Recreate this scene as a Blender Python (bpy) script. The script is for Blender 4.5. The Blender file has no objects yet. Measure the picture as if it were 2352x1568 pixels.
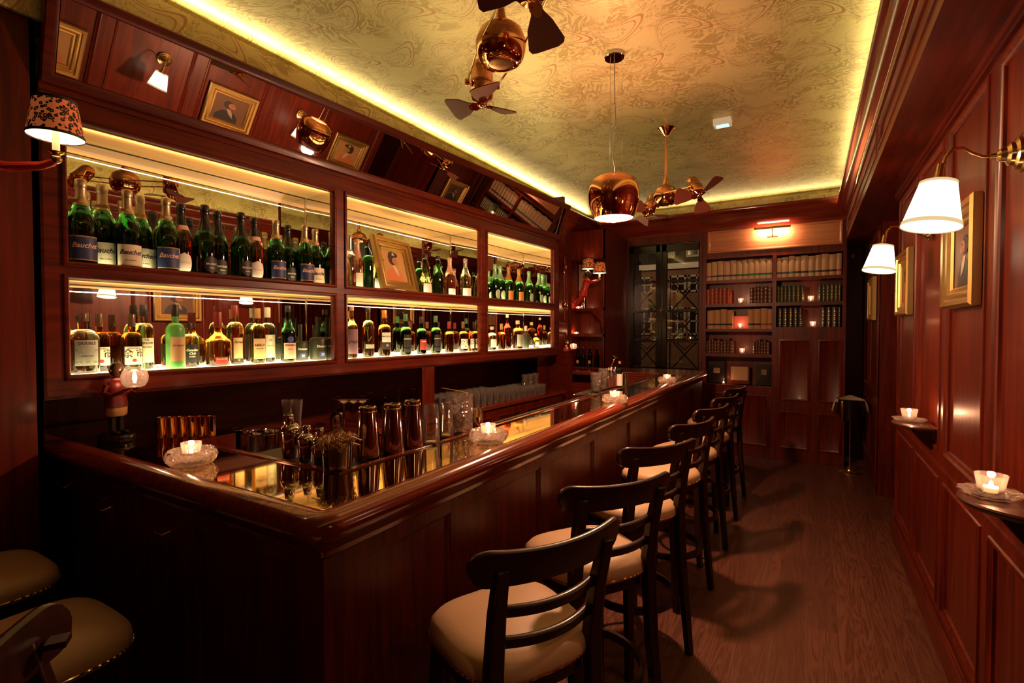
import bpy, bmesh, math, random
from mathutils import Vector, Matrix
random.seed(7)
R=math.radians; PI=math.pi
sc=bpy.context.scene
# ---------------- camera
CAM_H=1.62; F=1150.0; CX,CY=1176.0,784.0
PITCH=R(-1.345); YAW=R(30.737)
cam_d=bpy.data.cameras.new('camera'); cam=bpy.data.objects.new('camera',cam_d); sc.collection.objects.link(cam)
cam.location=(0,0,CAM_H); cam.rotation_euler=(R(90)+PITCH,0,YAW)
cam_d.sensor_width=36; cam_d.lens=36*F/2352; cam_d.clip_start=0.02; cam_d.clip_end=100
sc.camera=cam
# ---------------- view, world, exposure
sc.view_settings.view_transform='Standard'
try: sc.view_settings.look='None'
except Exception: pass
sc.view_settings.gamma=1; sc.view_settings.use_curve_mapping=False
sc.view_settings.exposure=0.0
wd=bpy.data.worlds.new('night'); sc.world=wd; wd.use_nodes=True
wd.node_tree.nodes['Background'].inputs[0].default_value=(.010,.009,.008,1); wd.node_tree.nodes['Background'].inputs[1].default_value=.35
cy=sc.cycles
cy.max_bounces=10; cy.diffuse_bounces=3; cy.glossy_bounces=5; cy.transmission_bounces=8; cy.transparent_max_bounces=14
cy.caustics_reflective=False; cy.caustics_refractive=False; cy.sample_clamp_indirect=3.0; cy.sample_clamp_direct=0
cy.use_denoising=True; cy.use_adaptive_sampling=True; cy.adaptive_threshold=0.015
# ---------------- lights that are not inside a lamp (concealed strips of the ceiling cove)
def lit(name,kind,loc,energy,col,size=.03,size_y=None,rot=None,parent=None,spot=None):
    d=bpy.data.lights.new(name,kind); d.energy=energy; d.color=col
    if kind=='AREA':
        d.shape='RECTANGLE'; d.size=size; d.size_y=size_y or size
    else: d.shadow_soft_size=size
    if kind=='SPOT': d.spot_size=spot or R(120); d.spot_blend=.6
    o=bpy.data.objects.new(name,d); sc.collection.objects.link(o); o.location=loc
    if rot: o.rotation_euler=rot
    if parent: o.parent=parent
    return o
CEIL=3.30
XL,XR,YB,YF=-2.75,.585,7.0,-1.6
LEDC=(1.0,.80,.36)
lit('cove_strip_left','AREA',(-2.81,2.7,3.243),26,LEDC,.022,8.4,(0,R(-108),0))
lit('cove_strip_back','AREA',(-1.2,7.06,3.243),3.5,LEDC,3.0,.022,(R(-108),0,0))
lit('cove_strip_right','AREA',(.305,2.7,3.058),13,LEDC,.022,8.4,(0,R(150),0))
# ---------------- projection helpers (pixels of the photograph to points of the place)
_f=Vector((-math.sin(YAW)*math.cos(PITCH),math.cos(YAW)*math.cos(PITCH),math.sin(PITCH)))
_r=Vector((math.cos(YAW),math.sin(YAW),0)); _u=_r.cross(_f); C0=Vector((0,0,CAM_H))
def ray(x,y): return _f+_r*((x-CX)/F)-_u*((y-CY)/F)
def at(x,y,X=None,Y=None,Z=None):
    d=ray(x,y)
    t=(X/d.x) if X is not None else (Y/d.y) if Y is not None else (Z-CAM_H)/d.z
    return C0+d*t
# skewed back-bar frame: u along, v out into the room
SK=R(3.55); U0=Vector((-2.78,.94,0)); UN=Vector((math.cos(SK),-math.sin(SK),0)); UT=Vector((math.sin(SK),math.cos(SK),0))
def wu(v,u,z): return U0+UN*v+UT*u+Vector((0,0,z))
def au(x,y,v=0.0):
    d=ray(x,y); P=U0+UN*v; t=(P-C0).dot(UN)/d.dot(UN); Q=C0+d*t
    return (Q-U0).dot(UT),Q.z
# ---------------- mesh builder
class MB:
    def __init__(s): s.v=[];s.f=[]
    def add(s,vs,fs):
        n=len(s.v); s.v+= [tuple(p) for p in vs]; s.f+=[tuple(i+n for i in f) for f in fs]; return s
    def box(s,x0,x1,y0,y1,z0,z1):
        return s.add([(x,y,z) for z in(z0,z1) for y in(y0,y1) for x in(x0,x1)],[(0,2,3,1),(4,5,7,6),(0,1,5,4),(2,6,7,3),(0,4,6,2),(1,3,7,5)])
    def obox(s,M,sx,sy,sz):
        return s.add([M@Vector((x*sx/2,y*sy/2,z*sz/2)) for z in(-1,1) for y in(-1,1) for x in(-1,1)],[(0,2,3,1),(4,5,7,6),(0,1,5,4),(2,6,7,3),(0,4,6,2),(1,3,7,5)])
    def lathe(s,prof,n=24,M=None,ang=None,a0=0,flute=None,cap=True):
        M=M or Matrix(); full=ang is None; k=n if full else n+1; ang=ang or 2*PI
        vs=[];fs=[]
        for j,(r,z) in enumerate(prof):
            for i in range(k):
                a=a0+ang*i/n; rr=r*(1+(flute[0]*math.cos(flute[1]*a) if flute and flute[2]<=z<=flute[3] else 0))
                vs.append(M@Vector((rr*math.cos(a),rr*math.sin(a),z)))
        for j in range(len(prof)-1):
            for i in range(n):
                a=j*k+i; b=j*k+(i+1)%k; fs.append((a,b,b+k,a+k))
        if full and cap:
            if prof[0][0]>1e-5: fs.append(tuple(reversed(range(k))))
            if prof[-1][0]>1e-5: fs.append(tuple(range((len(prof)-1)*k,len(prof)*k)))
        return s.add(vs,fs)
    def tube(s,pts,r,n=10,closed=False,sq=None):
        pts=[Vector(p) for p in pts]; m=len(pts); vs=[];fs=[]; prev=None
        for i,p in enumerate(pts):
            a=pts[(i-1)%m] if closed or i>0 else p; b=pts[(i+1)%m] if closed or i<m-1 else p
            t=(b-a).normalized()
            if prev is None:
                up=Vector((0,0,1)) if abs(t.z)<.9 else Vector((1,0,0))
                prev=t.cross(up).normalized()
            x=(prev-t*prev.dot(t)).normalized(); prev=x; y=t.cross(x)
            rr=r[i] if isinstance(r,(list,tuple)) else r
            for j in range(n):
                an=2*PI*j/n+(PI/4 if sq else 0)
                if sq: vs.append(p+x*math.copysign(sq[0],math.cos(an))*rr+y*math.copysign(sq[1],math.sin(an))*rr)
                else: vs.append(p+x*math.cos(an)*rr+y*math.sin(an)*rr)
        for i in range(m if closed else m-1):
            for j in range(n):
                a=i*n+j;b=i*n+(j+1)%n;c=((i+1)%m)*n+(j+1)%n;d=((i+1)%m)*n+j; fs.append((a,b,c,d))
        if not closed: fs+= [tuple(reversed(range(n))),tuple(range((m-1)*n,m*n))]
        return s.add(vs,fs)
    def prism(s,poly,h0,h1,M=None):
        M=M or Matrix(); n=len(poly)
        vs=[M@Vector((x,y,h0)) for x,y in poly]+[M@Vector((x,y,h1)) for x,y in poly]
        return s.add(vs,[tuple(reversed(range(n))),tuple(range(n,2*n))]+[(i,(i+1)%n,(i+1)%n+n,i+n) for i in range(n)])
    def ball(s,c,r,n=16,m=10,M=None):
        c=Vector(c); rx,ry,rz=(r,r,r) if not isinstance(r,tuple) else r
        prof=[(math.sin(PI*j/m),-math.cos(PI*j/m)) for j in range(m+1)]
        Q=Matrix.Translation(c)@(M or Matrix())@Matrix.Diagonal((rx,ry,rz,1)); prof[0]=(0,-1);prof[-1]=(0,1)
        return s.lathe(prof,n,Q)
    def ring(s,O,U,V,N,u0,u1,v0,v1,prof,cap=True):
        """mitred frame round a rectangle: prof = [(inset,height)]"""
        O,U,V,N=map(Vector,(O,U,V,N)); vs=[]
        for d,h in prof:
            for a,b in((u0+d,v0+d),(u1-d,v0+d),(u1-d,v1-d),(u0+d,v1-d)): vs.append(O+U*a+V*b+N*h)
        fs=[]
        for j in range(len(prof)-1):
            for i in range(4): a=4*j+i;b=4*j+(i+1)%4; fs.append((a,b,b+4,a+4))
        if cap: k=4*(len(prof)-1); fs.append((k,k+1,k+2,k+3))
        return s.add(vs,fs)
    def panelled(s,O,U,V,N,w,h,holes,prof,w0=0,h0=0,cap=True):
        """a flat stile-and-rail surface with holes=[(u0,u1,v0,v1)], each filled by a moulded panel"""
        O,U,V,N=map(Vector,(O,U,V,N))
        us=sorted({w0,w}|{q for t in holes for q in t[:2]}); vs_=sorted({h0,h}|{q for t in holes for q in t[2:]})
        for i in range(len(us)-1):
            for j in range(len(vs_)-1):
                cu,cv=(us[i]+us[i+1])/2,(vs_[j]+vs_[j+1])/2
                if any(a<cu<b and c<cv<d for a,b,c,d in holes): continue
                s.add([O+U*a+V*b for a,b in((us[i],vs_[j]),(us[i+1],vs_[j]),(us[i+1],vs_[j+1]),(us[i],vs_[j+1]))],[(0,1,2,3)])
        for t in holes: s.ring(O,U,V,N,*t,prof,cap)
        return s
    def sweep(s,path,prof,closed_prof=True):
        """path=[(P,outward)], prof=[(d,z)]"""
        k=len(prof); vs=[]
        for P,nrm in path:
            P=Vector(P);nrm=Vector(nrm)
            for d,z in prof: vs.append(P+nrm*d+Vector((0,0,z)))
        fs=[]
        for i in range(len(path)-1):
            for j in range(k if closed_prof else k-1):
                a=i*k+j;b=i*k+(j+1)%k; fs.append((a,a+k,b+k,b))
        if closed_prof: fs+=[tuple(range(k)),tuple(reversed(range((len(path)-1)*k,len(path)*k)))]
        return s.add(vs,fs)
    def build(s,name,m=None,parent=None,smooth=35,bev=0,loc=None,fix=False,weld=True):
        me=bpy.data.meshes.new(name); me.from_pydata(s.v,[],s.f)
        if fix or weld:
            b=bmesh.new(); b.from_mesh(me)
            if weld: bmesh.ops.remove_doubles(b,verts=b.verts,dist=1e-5)
            if fix: bmesh.ops.recalc_face_normals(b,faces=b.faces)
            b.to_mesh(me); b.free()
        if smooth:
            me.polygons.foreach_set('use_smooth',[True]*len(me.polygons))
            me.set_sharp_from_angle(angle=R(smooth))
        me.update()
        if m: me.materials.append(m)
        o=bpy.data.objects.new(name,me); sc.collection.objects.link(o)
        if parent: o.parent=parent
        if loc: o.location=loc
        if bev:
            q=o.modifiers.new('bevel','BEVEL'); q.width=bev; q.segments=2; q.limit_method='ANGLE'; q.angle_limit=R(40)
        return o
def tag(o,label=None,cat=None,group=None,kind=None):
    if label: o['label']=label
    if cat: o['category']=cat
    if group: o['group']=group
    if kind: o['kind']=kind
    return o
def struct(o): o['kind']='structure'; return o
def thing(name,label,cat,loc=(0,0,0),rz=0,group=None):
    o=bpy.data.objects.new(name,None); sc.collection.objects.link(o); o.location=loc; o.rotation_euler=(0,0,rz); o.empty_display_size=.05
    return tag(o,label,cat,group)
def dup(root,loc,rz=0,label=None,group=None,scale=None):
    r=root.copy(); sc.collection.objects.link(r); r.location=loc; r.rotation_euler=(0,0,rz)
    if scale: r.scale=(scale,)*3 if not isinstance(scale,tuple) else scale
    if label: r['label']=label
    if group: r['group']=group
    for ch in list(root.children):
        c=ch.copy(); sc.collection.objects.link(c); c.parent=r
        for g in list(ch.children):
            d=g.copy(); sc.collection.objects.link(d); d.parent=c
    return r
def T(x,y,z,rz=0,rx=0,ry=0): return Matrix.Translation((x,y,z))@Matrix.Rotation(rz,4,'Z')@Matrix.Rotation(ry,4,'Y')@Matrix.Rotation(rx,4,'X')
# ---------------- materials
class NT:
    def __init__(s,name):
        s.m=bpy.data.materials.new(name); s.m.use_nodes=True; s.t=s.m.node_tree; s.t.nodes.clear()
        s.out=s.t.nodes.new('ShaderNodeOutputMaterial')
    def n(s,typ,ins=None,**kw):
        q=s.t.nodes.new('ShaderNode'+typ)
        for k,v in kw.items(): setattr(q,k,v)
        for k,v in (ins or {}).items():
            i=q.inputs[k]
            if hasattr(v,'is_output') or isinstance(v,bpy.types.NodeSocket): s.t.links.new(v,i)
            else: i.default_value=v if not (isinstance(v,tuple) and len(v)==3 and i.type=='RGBA') else (*v,1)
        return q
    def math(s,op,a,b=0,c=0,clamp=False):
        q=s.n('Math',{0:a,1:b,2:c},operation=op); q.use_clamp=clamp; return q.outputs[0]
    def ramp(s,fac,stops,interp='LINEAR'):
        q=s.n('ValToRGB',{0:fac}); cr=q.color_ramp; cr.interpolation=interp
        while len(cr.elements)<len(stops): cr.elements.new(.5)
        for e,(p,c) in zip(cr.elements,stops): e.position=p; e.color=(*c,1) if len(c)==3 else c
        return q.outputs[0]
    def mix(s,f,a,b):
        q=s.n('Mix',data_type='RGBA'); 
        for i,v in((0,f),(6,a),(7,b)):
            if isinstance(v,bpy.types.NodeSocket): s.t.links.new(v,q.inputs[i])
            else: q.inputs[i].default_value=v if i==0 else (*v,1)
        return q.outputs[2]
    def bsdf(s,**kw):
        ins={k.replace('_',' '):v for k,v in kw.items()}
        q=s.n('BsdfPrincipled',ins); s.t.links.new(q.outputs[0],s.out.inputs[0]); return q
    def coords(s,scale=(1,1,1),which='Object',rot=(0,0,0)):
        c=s.n('TexCoord'); mp=s.n('Mapping',{'Vector':c.outputs[which],'Scale':scale,'Rotation':rot}); return mp.outputs[0]
    def bump(s,h,strength=.2,dist=.01):
        return s.n('Bump',{'Height':h,'Strength':strength,'Distance':dist}).outputs[0]
def wood(name,dark,light,axis=2,rough=.37,coat=.04,scale=1.0,bump=.04,spec=.26):
    t=NT(name); sc_=[14*scale]*3; sc_[axis]=.9*scale
    v=t.coords(tuple(sc_)); nz=t.n('TexNoise',{'Vector':v,'Scale':2.2,'Detail':5,'Distortion':.6}).outputs[0]
    v2=t.coords(tuple(x*6 for x in sc_)); n2=t.n('TexNoise',{'Vector':v2,'Scale':2.5,'Detail':2}).outputs[0]
    f=t.math('ADD',t.math('MULTIPLY',nz,.75),t.math('MULTIPLY',n2,.25))
    col=t.ramp(f,[(.34,dark),(.66,light)])
    t.bsdf(Base_Color=col,Roughness=rough,Coat_Weight=coat,Coat_Roughness=.12,Specular_IOR_Level=spec,Normal=t.bump(n2,bump,.002))
    return t.m
D1,L1=(.054,.0048,.0015),(.155,.0165,.0035)
M={}
M['wood']=wood('mahogany_upright',D1,L1,2)
M['woodY']=wood('mahogany_along',D1,L1,1)
M['woodX']=wood('mahogany_across',D1,L1,0)
M['rail']=wood('polished_rail',(.12,.014,.007),(.25,.035,.014),1,.16,.8)
M['railX']=wood('polished_rail_end',(.12,.014,.007),(.25,.035,.014),0,.16,.8)
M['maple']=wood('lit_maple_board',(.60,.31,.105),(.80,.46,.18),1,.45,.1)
M['stool']=wood('stool_dark_wood',(.016,.005,.003),(.036,.010,.005),2,.34,.2)
M['table']=wood('walnut_ledge',(.06,.016,.009),(.12,.035,.018),1,.35,.3)
def plain(name,col,rough=.5,metal=0,**kw):
    t=NT(name); t.bsdf(Base_Color=(*col,1),Roughness=rough,Metallic=metal,**kw); return t.m
def metal(name,col,rough=.12,var=.06):
    t=NT(name); nz=t.n('TexNoise',{'Vector':t.coords((9,9,9)),'Scale':3,'Detail':3}).outputs[0]
    t.bsdf(Base_Color=(*col,1),Metallic=1,Roughness=t.math('ADD',t.math('MULTIPLY',nz,var),rough-var/2)); return t.m
M['brass']=metal('antique_brass',(.72,.50,.22),.22)
M['gold']=metal('gilt_frame',(.66,.44,.16),.36,.12)
M['copper']=metal('polished_copper',(.83,.38,.20),.07)
M['steel']=metal('polished_steel',(.72,.68,.66),.07)
M['chrome']=metal('chrome',(.85,.85,.86),.04)
M['darkchrome']=metal('smoked_steel',(.42,.30,.28),.08)
M['mirror']=metal('mirror_silver',(.80,.77,.72),.012,.004)
M['bartop']=metal('brass_bar_top',(.72,.53,.24),.045,.02)
M['iron']=metal('black_iron',(.03,.028,.026),.45)
M['blade']=plain('fan_blade_wood',(.16,.035,.018),.4,Coat_Weight=.3)
M['black']=plain('black_rubber',(.008,.008,.008),.5)
M['blackgloss']=plain('black_lacquer',(.012,.008,.007),.2)
M['white']=plain('white_plastic',(.88,.85,.78),.45)
M['wax']=plain('wax',(.85,.75,.6),.5)
M['cream']=plain('cream_label',(.80,.72,.55),.6)
M['cloth']=plain('linen_cloth',(.62,.55,.42),.9)
M['red']=plain('red_glazed_coat',(.50,.035,.015),.25,Coat_Weight=.6)
M['skin']=plain('dark_brown_glaze',(.05,.022,.013),.3,Coat_Weight=.4)
def emis(name,col,st):
    t=NT(name); e=t.n('Emission',{0:(*col,1),1:st}); t.t.links.new(e.outputs[0],t.out.inputs[0]); return t.m
M['panel']=emis('lit_shelf_panel',(1,.80,.37),13)
M['panelU']=emis('lit_upper_shelf_panel',(1,.82,.42),12)
M['shade']=emis('lit_linen_shade',(1,.84,.56),4.5)
M['flame']=emis('candle_flame',(1,.66,.34),25)
M['bulb']=emis('bulb_glow',(1,.80,.55),16)
M['lamp_in']=emis('lit_shade_lining',(1,.78,.45),5)
M['greenled']=emis('green_indicator',(.35,1,.75),2.2)
def thin_glass(name,col=(1,1,1),rough=0.02,k=1.0,bumpsc=None,bs=.5,scat=0):
    t=NT(name); tr=t.n('BsdfTransparent',{0:(*col,1)}); kw={'Color':(1,1,1,1),'Roughness':rough}
    nrm=None
    if bumpsc:
        vo=t.n('TexVoronoi',{'Vector':t.coords((1,1,1)),'Scale':bumpsc}).outputs[0]; nrm=t.bump(vo,bs,.01); kw['Normal']=nrm
    gl=t.n('BsdfGlossy',kw); fr=t.n('Fresnel',{'IOR':1.5} if nrm is None else {'IOR':1.5,'Normal':nrm})
    f=t.math('MULTIPLY',t.math('ADD',fr.outputs[0],.03),k,clamp=True)
    mx=t.n('MixShader',{0:f,1:tr.outputs[0],2:gl.outputs[0]})
    if scat:
        df=t.n('BsdfDiffuse',{0:(.9,.85,.8,1)}); tl=t.n('BsdfTranslucent',{0:(.95,.9,.85,1)}); dm=t.n('MixShader',{0:.6,1:df.outputs[0],2:tl.outputs[0]}); mx=t.n('MixShader',{0:scat,1:mx.outputs[0],2:dm.outputs[0]})
    t.t.links.new(mx.outputs[0],t.out.inputs[0]); return t.m
M['thin']=thin_glass('thin_clear_glass',(1,1,1),.02,1.6)
M['tumbler']=thin_glass('tumbler_glass',(.93,.90,.88),.04,2.8,None,0,.10)
M['crystal']=thin_glass('cut_crystal',(.92,.86,.82),.05,3.4,42,.7,.10)
M['rowglass']=thin_glass('row_tumbler_glass',(.93,.90,.88),.02,4.5,None,0,.14)
M['clearmix']=thin_glass('clear_mixing_glass',(.97,.95,.93),.03,2.4,None,0,.03)
M['votive']=thin_glass('votive_glass',(1,.96,.92),.02,1.5,None,0,.04)
M['pane']=thin_glass('window_glass',(.85,.87,.85),.01,1.3)
def glass(name,col,rough=.0):
    t=NT(name); t.bsdf(Base_Color=(*col,1),Roughness=rough,Transmission_Weight=1,IOR=1.45); return t.m
M['g_green']=glass('champagne_green_glass',(.055,.19,.045))
M['g_olive']=glass('olive_glass',(.22,.20,.06))
M['g_dark']=glass('dark_green_glass',(.04,.16,.05))
M['g_brightgreen']=plain('frosted_green_glass',(.14,.52,.12),.35,Transmission_Weight=.45)
M['g_rose']=glass('rose_wine',(.95,.30,.16))
M['g_clear']=glass('clear_bottle',(.93,.92,.82))
M['g_straw']=glass('pale_straw_spirit',(.95,.84,.48))
M['g_honey']=glass('honey_spirit',(.95,.62,.20))
M['g_amber']=glass('amber_whisky',(.88,.34,.06))
M['g_brown']=glass('brown_whisky',(.62,.18,.04))
M['g_red']=glass('dark_red_spirit',(.50,.04,.03))
M['g_pink']=glass('red_liqueur',(.95,.16,.12))
M['matte_olive']=plain('matte_black_olive_glass',(.030,.035,.02),.42)
M['leather']=NT('cream_leather').m
# cream leather with grain
_t=NT('cream_leather_grain'); _n=_t.n('TexVoronoi',{'Vector':_t.coords((1,1,1)),'Scale':260}).outputs[0]
_t.bsdf(Base_Color=(.62,.40,.23,1),Roughness=.42,Normal=_t.bump(_n,.12,.001)); M['leather']=_t.m
# paisley damask wallpaper
def wallpaper(name,axes=(0,1)):
    t=NT(name); tc=t.n('TexCoord'); sp=t.n('SeparateXYZ',{0:tc.outputs['Object']})
    x,y=sp.outputs[axes[0]],sp.outputs[axes[1]]
    nv=t.n('TexNoise',{'Vector':tc.outputs['Object'],'Scale':2.3,'Detail':5,'Distortion':1.6}).outputs[0]
    nf=t.n('TexNoise',{'Vector':tc.outputs['Object'],'Scale':4.2,'Detail':5,'Distortion':3.2}).outputs[0]
    dam=t.math('ADD',t.math('MULTIPLY',t.math('SINE',t.math('MULTIPLY',nf,34)),.5),.5)
    region=t.ramp(nv,[(.44,(0,0,0)),(.56,(1,1,1))])
    def motif(cu,cv,ou,ov,flip,ang):
        u=t.math('ADD',t.math('DIVIDE',x,cu),ou); v=t.math('ADD',t.math('DIVIDE',y,cv),ov)
        # stagger alternate columns
        fu=t.math('SUBTRACT',t.math('FRACT',u),.5); col=t.math('FLOOR',u)
        v=t.math('ADD',v,t.math('MULTIPLY',t.math('FRACT',t.math('MULTIPLY',col,.5)),1.0))
        fv=t.math('SUBTRACT',t.math('FRACT',v),.5)
        a=t.math('MULTIPLY',fu,cu); b=t.math('MULTIPLY',fv,cv)
        ca,sa=math.cos(ang),math.sin(ang)
        p=t.math('ADD',t.math('MULTIPLY',a,ca),t.math('MULTIPLY',b,sa)); q=t.math('SUBTRACT',t.math('MULTIPLY',b,ca),t.math('MULTIPLY',a,sa))
        # bend into a hooked teardrop
        q2=t.math('ADD',q,t.math('MULTIPLY',t.math('MULTIPLY',p,p),flip*5.5))
        wdt=t.math('ADD',.075,t.math('MULTIPLY',p,.50)) # wider at one end
        wdt=t.math('MAXIMUM',wdt,.012)
        e=t.math('ADD',t.math('POWER',t.math('ABSOLUTE',t.math('DIVIDE',t.math('ADD',p,-.01),.15)),2.2),t.math('POWER',t.math('ABSOLUTE',t.math('DIVIDE',q2,wdt)),2))
        r=t.math('SQRT',e)
        l=t.math('MULTIPLY',t.math('LESS_THAN',t.math('ABSOLUTE',t.math('SUBTRACT',r,1.0)),.035),1)
        l2=t.math('LESS_THAN',t.math('ABSOLUTE',t.math('SUBTRACT',r,.80)),.022)
        pet=t.math('SINE',t.math('MULTIPLY',t.math('ARCTAN2',q2,p),18)); r3=t.math('ADD',r,t.math('MULTIPLY',pet,.10))
        l3=t.math('LESS_THAN',t.math('ABSOLUTE',t.math('SUBTRACT',r3,1.25)),.03)
        l4=t.math('LESS_THAN',t.math('ABSOLUTE',t.math('SUBTRACT',t.math('ADD',r,t.math('MULTIPLY',pet,.05)),.45)),.035)
        return t.math('MAXIMUM',l,l2),t.math('MAXIMUM',l3,l4),t.math('LESS_THAN',r,1.05)
    a1,a2,a3=motif(.62,.44,.13,.2,1,.5); b1,b2,b3=motif(.62,.44,.63,.45,-1,-.45)
    lines=t.math('MAXIMUM',a1,b1); fine=t.math('MAXIMUM',a2,b2); inside=t.math('MAXIMUM',a3,b3)
    base=t.mix(t.math('MULTIPLY',region,t.ramp(dam,[(.35,(0,0,0)),(.6,(1,1,1))])),(.72,.60,.27),(.47,.36,.13))
    edge=t.ramp(t.math('ABSOLUTE',t.math('SUBTRACT',dam,.5)),[(.02,(1,1,1)),(.10,(0,0,0))])
    c=t.mix(t.math('MULTIPLY',edge,.30),base,(.34,.25,.09))
    c=t.mix(t.math('MULTIPLY',inside,.6),c,(.70,.57,.26))
    c=t.mix(t.math('MULTIPLY',fine,.55),c,(.28,.22,.08))
    c=t.mix(t.math('MULTIPLY',lines,.75),c,(.38,.15,.06))
    t.bsdf(Base_Color=c,Roughness=.36,Metallic=.35,Specular_IOR_Level=.6,Normal=t.bump(dam,.15,.002))
    return t.m
M['paper']=wallpaper('gold_paisley_ceiling_paper'); M['paperY']=wallpaper('gold_paisley_frieze_left',(1,2)); M['paperX']=wallpaper('gold_paisley_frieze_back',(0,2))
# plank floor
def floor_mat():
    t=NT('dark_oak_planks'); tc=t.n('TexCoord'); sp=t.n('SeparateXYZ',{0:tc.outputs['Object']})
    w=.155; u=t.math('DIVIDE',sp.outputs[0],w); row=t.math('FLOOR',u); rnd=t.n('TexWhiteNoise',{'W':row},noise_dimensions='1D').outputs[0]
    v=t.math('ADD',t.math('DIVIDE',sp.outputs[1],1.7),t.math('MULTIPLY',rnd,3.7)); pl=t.math('FLOOR',v)
    cid=t.n('CombineXYZ',{0:row,1:pl}).outputs[0]; rc=t.n('TexWhiteNoise',{'Vector':cid},noise_dimensions='3D').outputs[0]
    off=t.n('CombineXYZ',{0:t.math('MULTIPLY',rc,9),1:t.math('MULTIPLY',rc,5)}).outputs[0]
    vv=t.n('VectorMath',{0:tc.outputs['Object'],1:off},operation='ADD').outputs[0]
    mp=t.n('Mapping',{'Vector':vv,'Scale':(9,.8,1)}).outputs[0]
    nz=t.n('TexNoise',{'Vector':mp,'Scale':1.6,'Detail':4,'Distortion':1.0}).outputs[0]
    gr=t.math('ADD',t.math('MULTIPLY',t.math('SINE',t.math('MULTIPLY',nz,52)),.5),.5)
    col=t.mix(gr,(.095,.031,.018),(.160,.056,.032))
    col=t.mix(t.math('MULTIPLY',rc,.5),col,(.07,.022,.013))
    fu=t.math('FRACT',u); fv=t.math('FRACT',v)
    gap=t.math('MAXIMUM',t.math('LESS_THAN',fu,.014),t.math('LESS_THAN',fv,.0016))
    col=t.mix(gap,col,(.16,.075,.045))
    t.bsdf(Base_Color=col,Roughness=t.math('ADD',t.math('MULTIPLY',gr,.12),.34),Normal=t.bump(t.math('SUBTRACT',gr,gap),.18,.002))
    return t.m
M['floor']=floor_mat()
def leopard():
    t=NT('leopard_print_shade'); v=t.coords((1,1,1))
    nz=t.n('TexNoise',{'Vector':v,'Scale':30,'Detail':2}); ad=t.n('VectorMath',{0:v,1:nz.outputs['Color']},operation='MULTIPLY_ADD'); ad.inputs[1].default_value=(1,1,1)
    ad2=v
    vo=t.n('TexVoronoi',{'Vector':ad2,'Scale':78}).outputs[0]
    f=t.math('ADD',vo,t.math('MULTIPLY',t.math('SUBTRACT',nz.outputs[0],.5),.55))
    c=t.ramp(f,[(.10,(.50,.11,.025)),(.17,(.50,.11,.025)),(.21,(.008,.004,.003)),(.46,(.008,.004,.003)),(.50,(.80,.20,.05)),(1,(.80,.20,.05))])
    b=t.n('BsdfPrincipled',{'Base Color':c,'Roughness':.7,'Emission Color':c,'Emission Strength':.22}); t.t.links.new(b.outputs[0],t.out.inputs[0]); return t.m
M['leopard']=leopard()
PROF=[(0,0),(.004,.007),(.012,.009),(.020,.004),(.026,-.002),(.034,-.004),(.038,-.014)]
PROFB=[(0,0),(.002,-.004),(.010,-.006),(.016,-.014)]
# ================= ROOM =================
struct(MB().add([(-4,YF,0),(1.9,YF,0),(1.9,8.3,0),(-4,8.3,0)],[(0,1,2,3)]).build('floor',M['floor']))
struct(MB().add([(-2.95,YF,CEIL),(-2.95,7.2,CEIL),(.62,7.2,CEIL),(.62,YF,CEIL)],[(0,1,2,3)]).build('ceiling',M['paper']))
# right wall: rows of panels
mb=MB(); cols=[(-1.5,-.72),(-.62,.16),(.26,.94),(1.04,1.72),(1.82,2.50),(2.60,3.25),(3.35,4.01),(4.11,4.80)]
H=[(a,b,.195,.855) for a,b in cols]+[(a,b,.985,2.60) for a,b in cols]
mb.panelled((XR,0,0),(0,1,0),(0,0,1),(-1,0,0),4.88,2.70,H,PROF,w0=YF)
mb.box(XR-.001,XR+.12,4.85,4.88,0,2.7)
mb.box(XR-.008,XR,YF,4.88,.902,.918)
struct(mb.build('wall_right',M['wood']))
mb=MB(); mb.box(XR-.018,XR,YF,4.885,0,.135); mb.box(XR-.012,XR,YF,4.885,.135,.15)
struct(mb.build('baseboard_right',M['woodY'],bev=.003))
# recess in the right wall with a dark door, then the wall goes on
mb=MB(); mb.box(XR+.12,XR+.9,4.80,4.88,0,2.75); mb.box(XR+.85,XR+.9,4.88,6.0,0,2.75); mb.box(XR,XR+.9,6.0,6.06,0,2.75)
mb.panelled((XR,0,0),(0,1,0),(0,0,1),(-1,0,0),7.8,2.70,[(6.15,6.95,.195,.855),(6.15,6.95,.985,2.60),(7.05,7.7,.195,.855),(7.05,7.7,.985,2.6)],PROF,w0=6.0)
mb.box(.35,1.5,7.75,7.85,0,2.75)
struct(mb.build('wall_recess',M['wood']))
mb=MB(); mb.panelled((1.42,4.9,0),(0,1,0),(0,0,1),(-1,0,0),1.1,2.3,[(.12,.98,.2,1.0),(.12,.98,1.15,2.15)],PROF); 
struct(mb.build('door_1',M['wood']))
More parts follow.
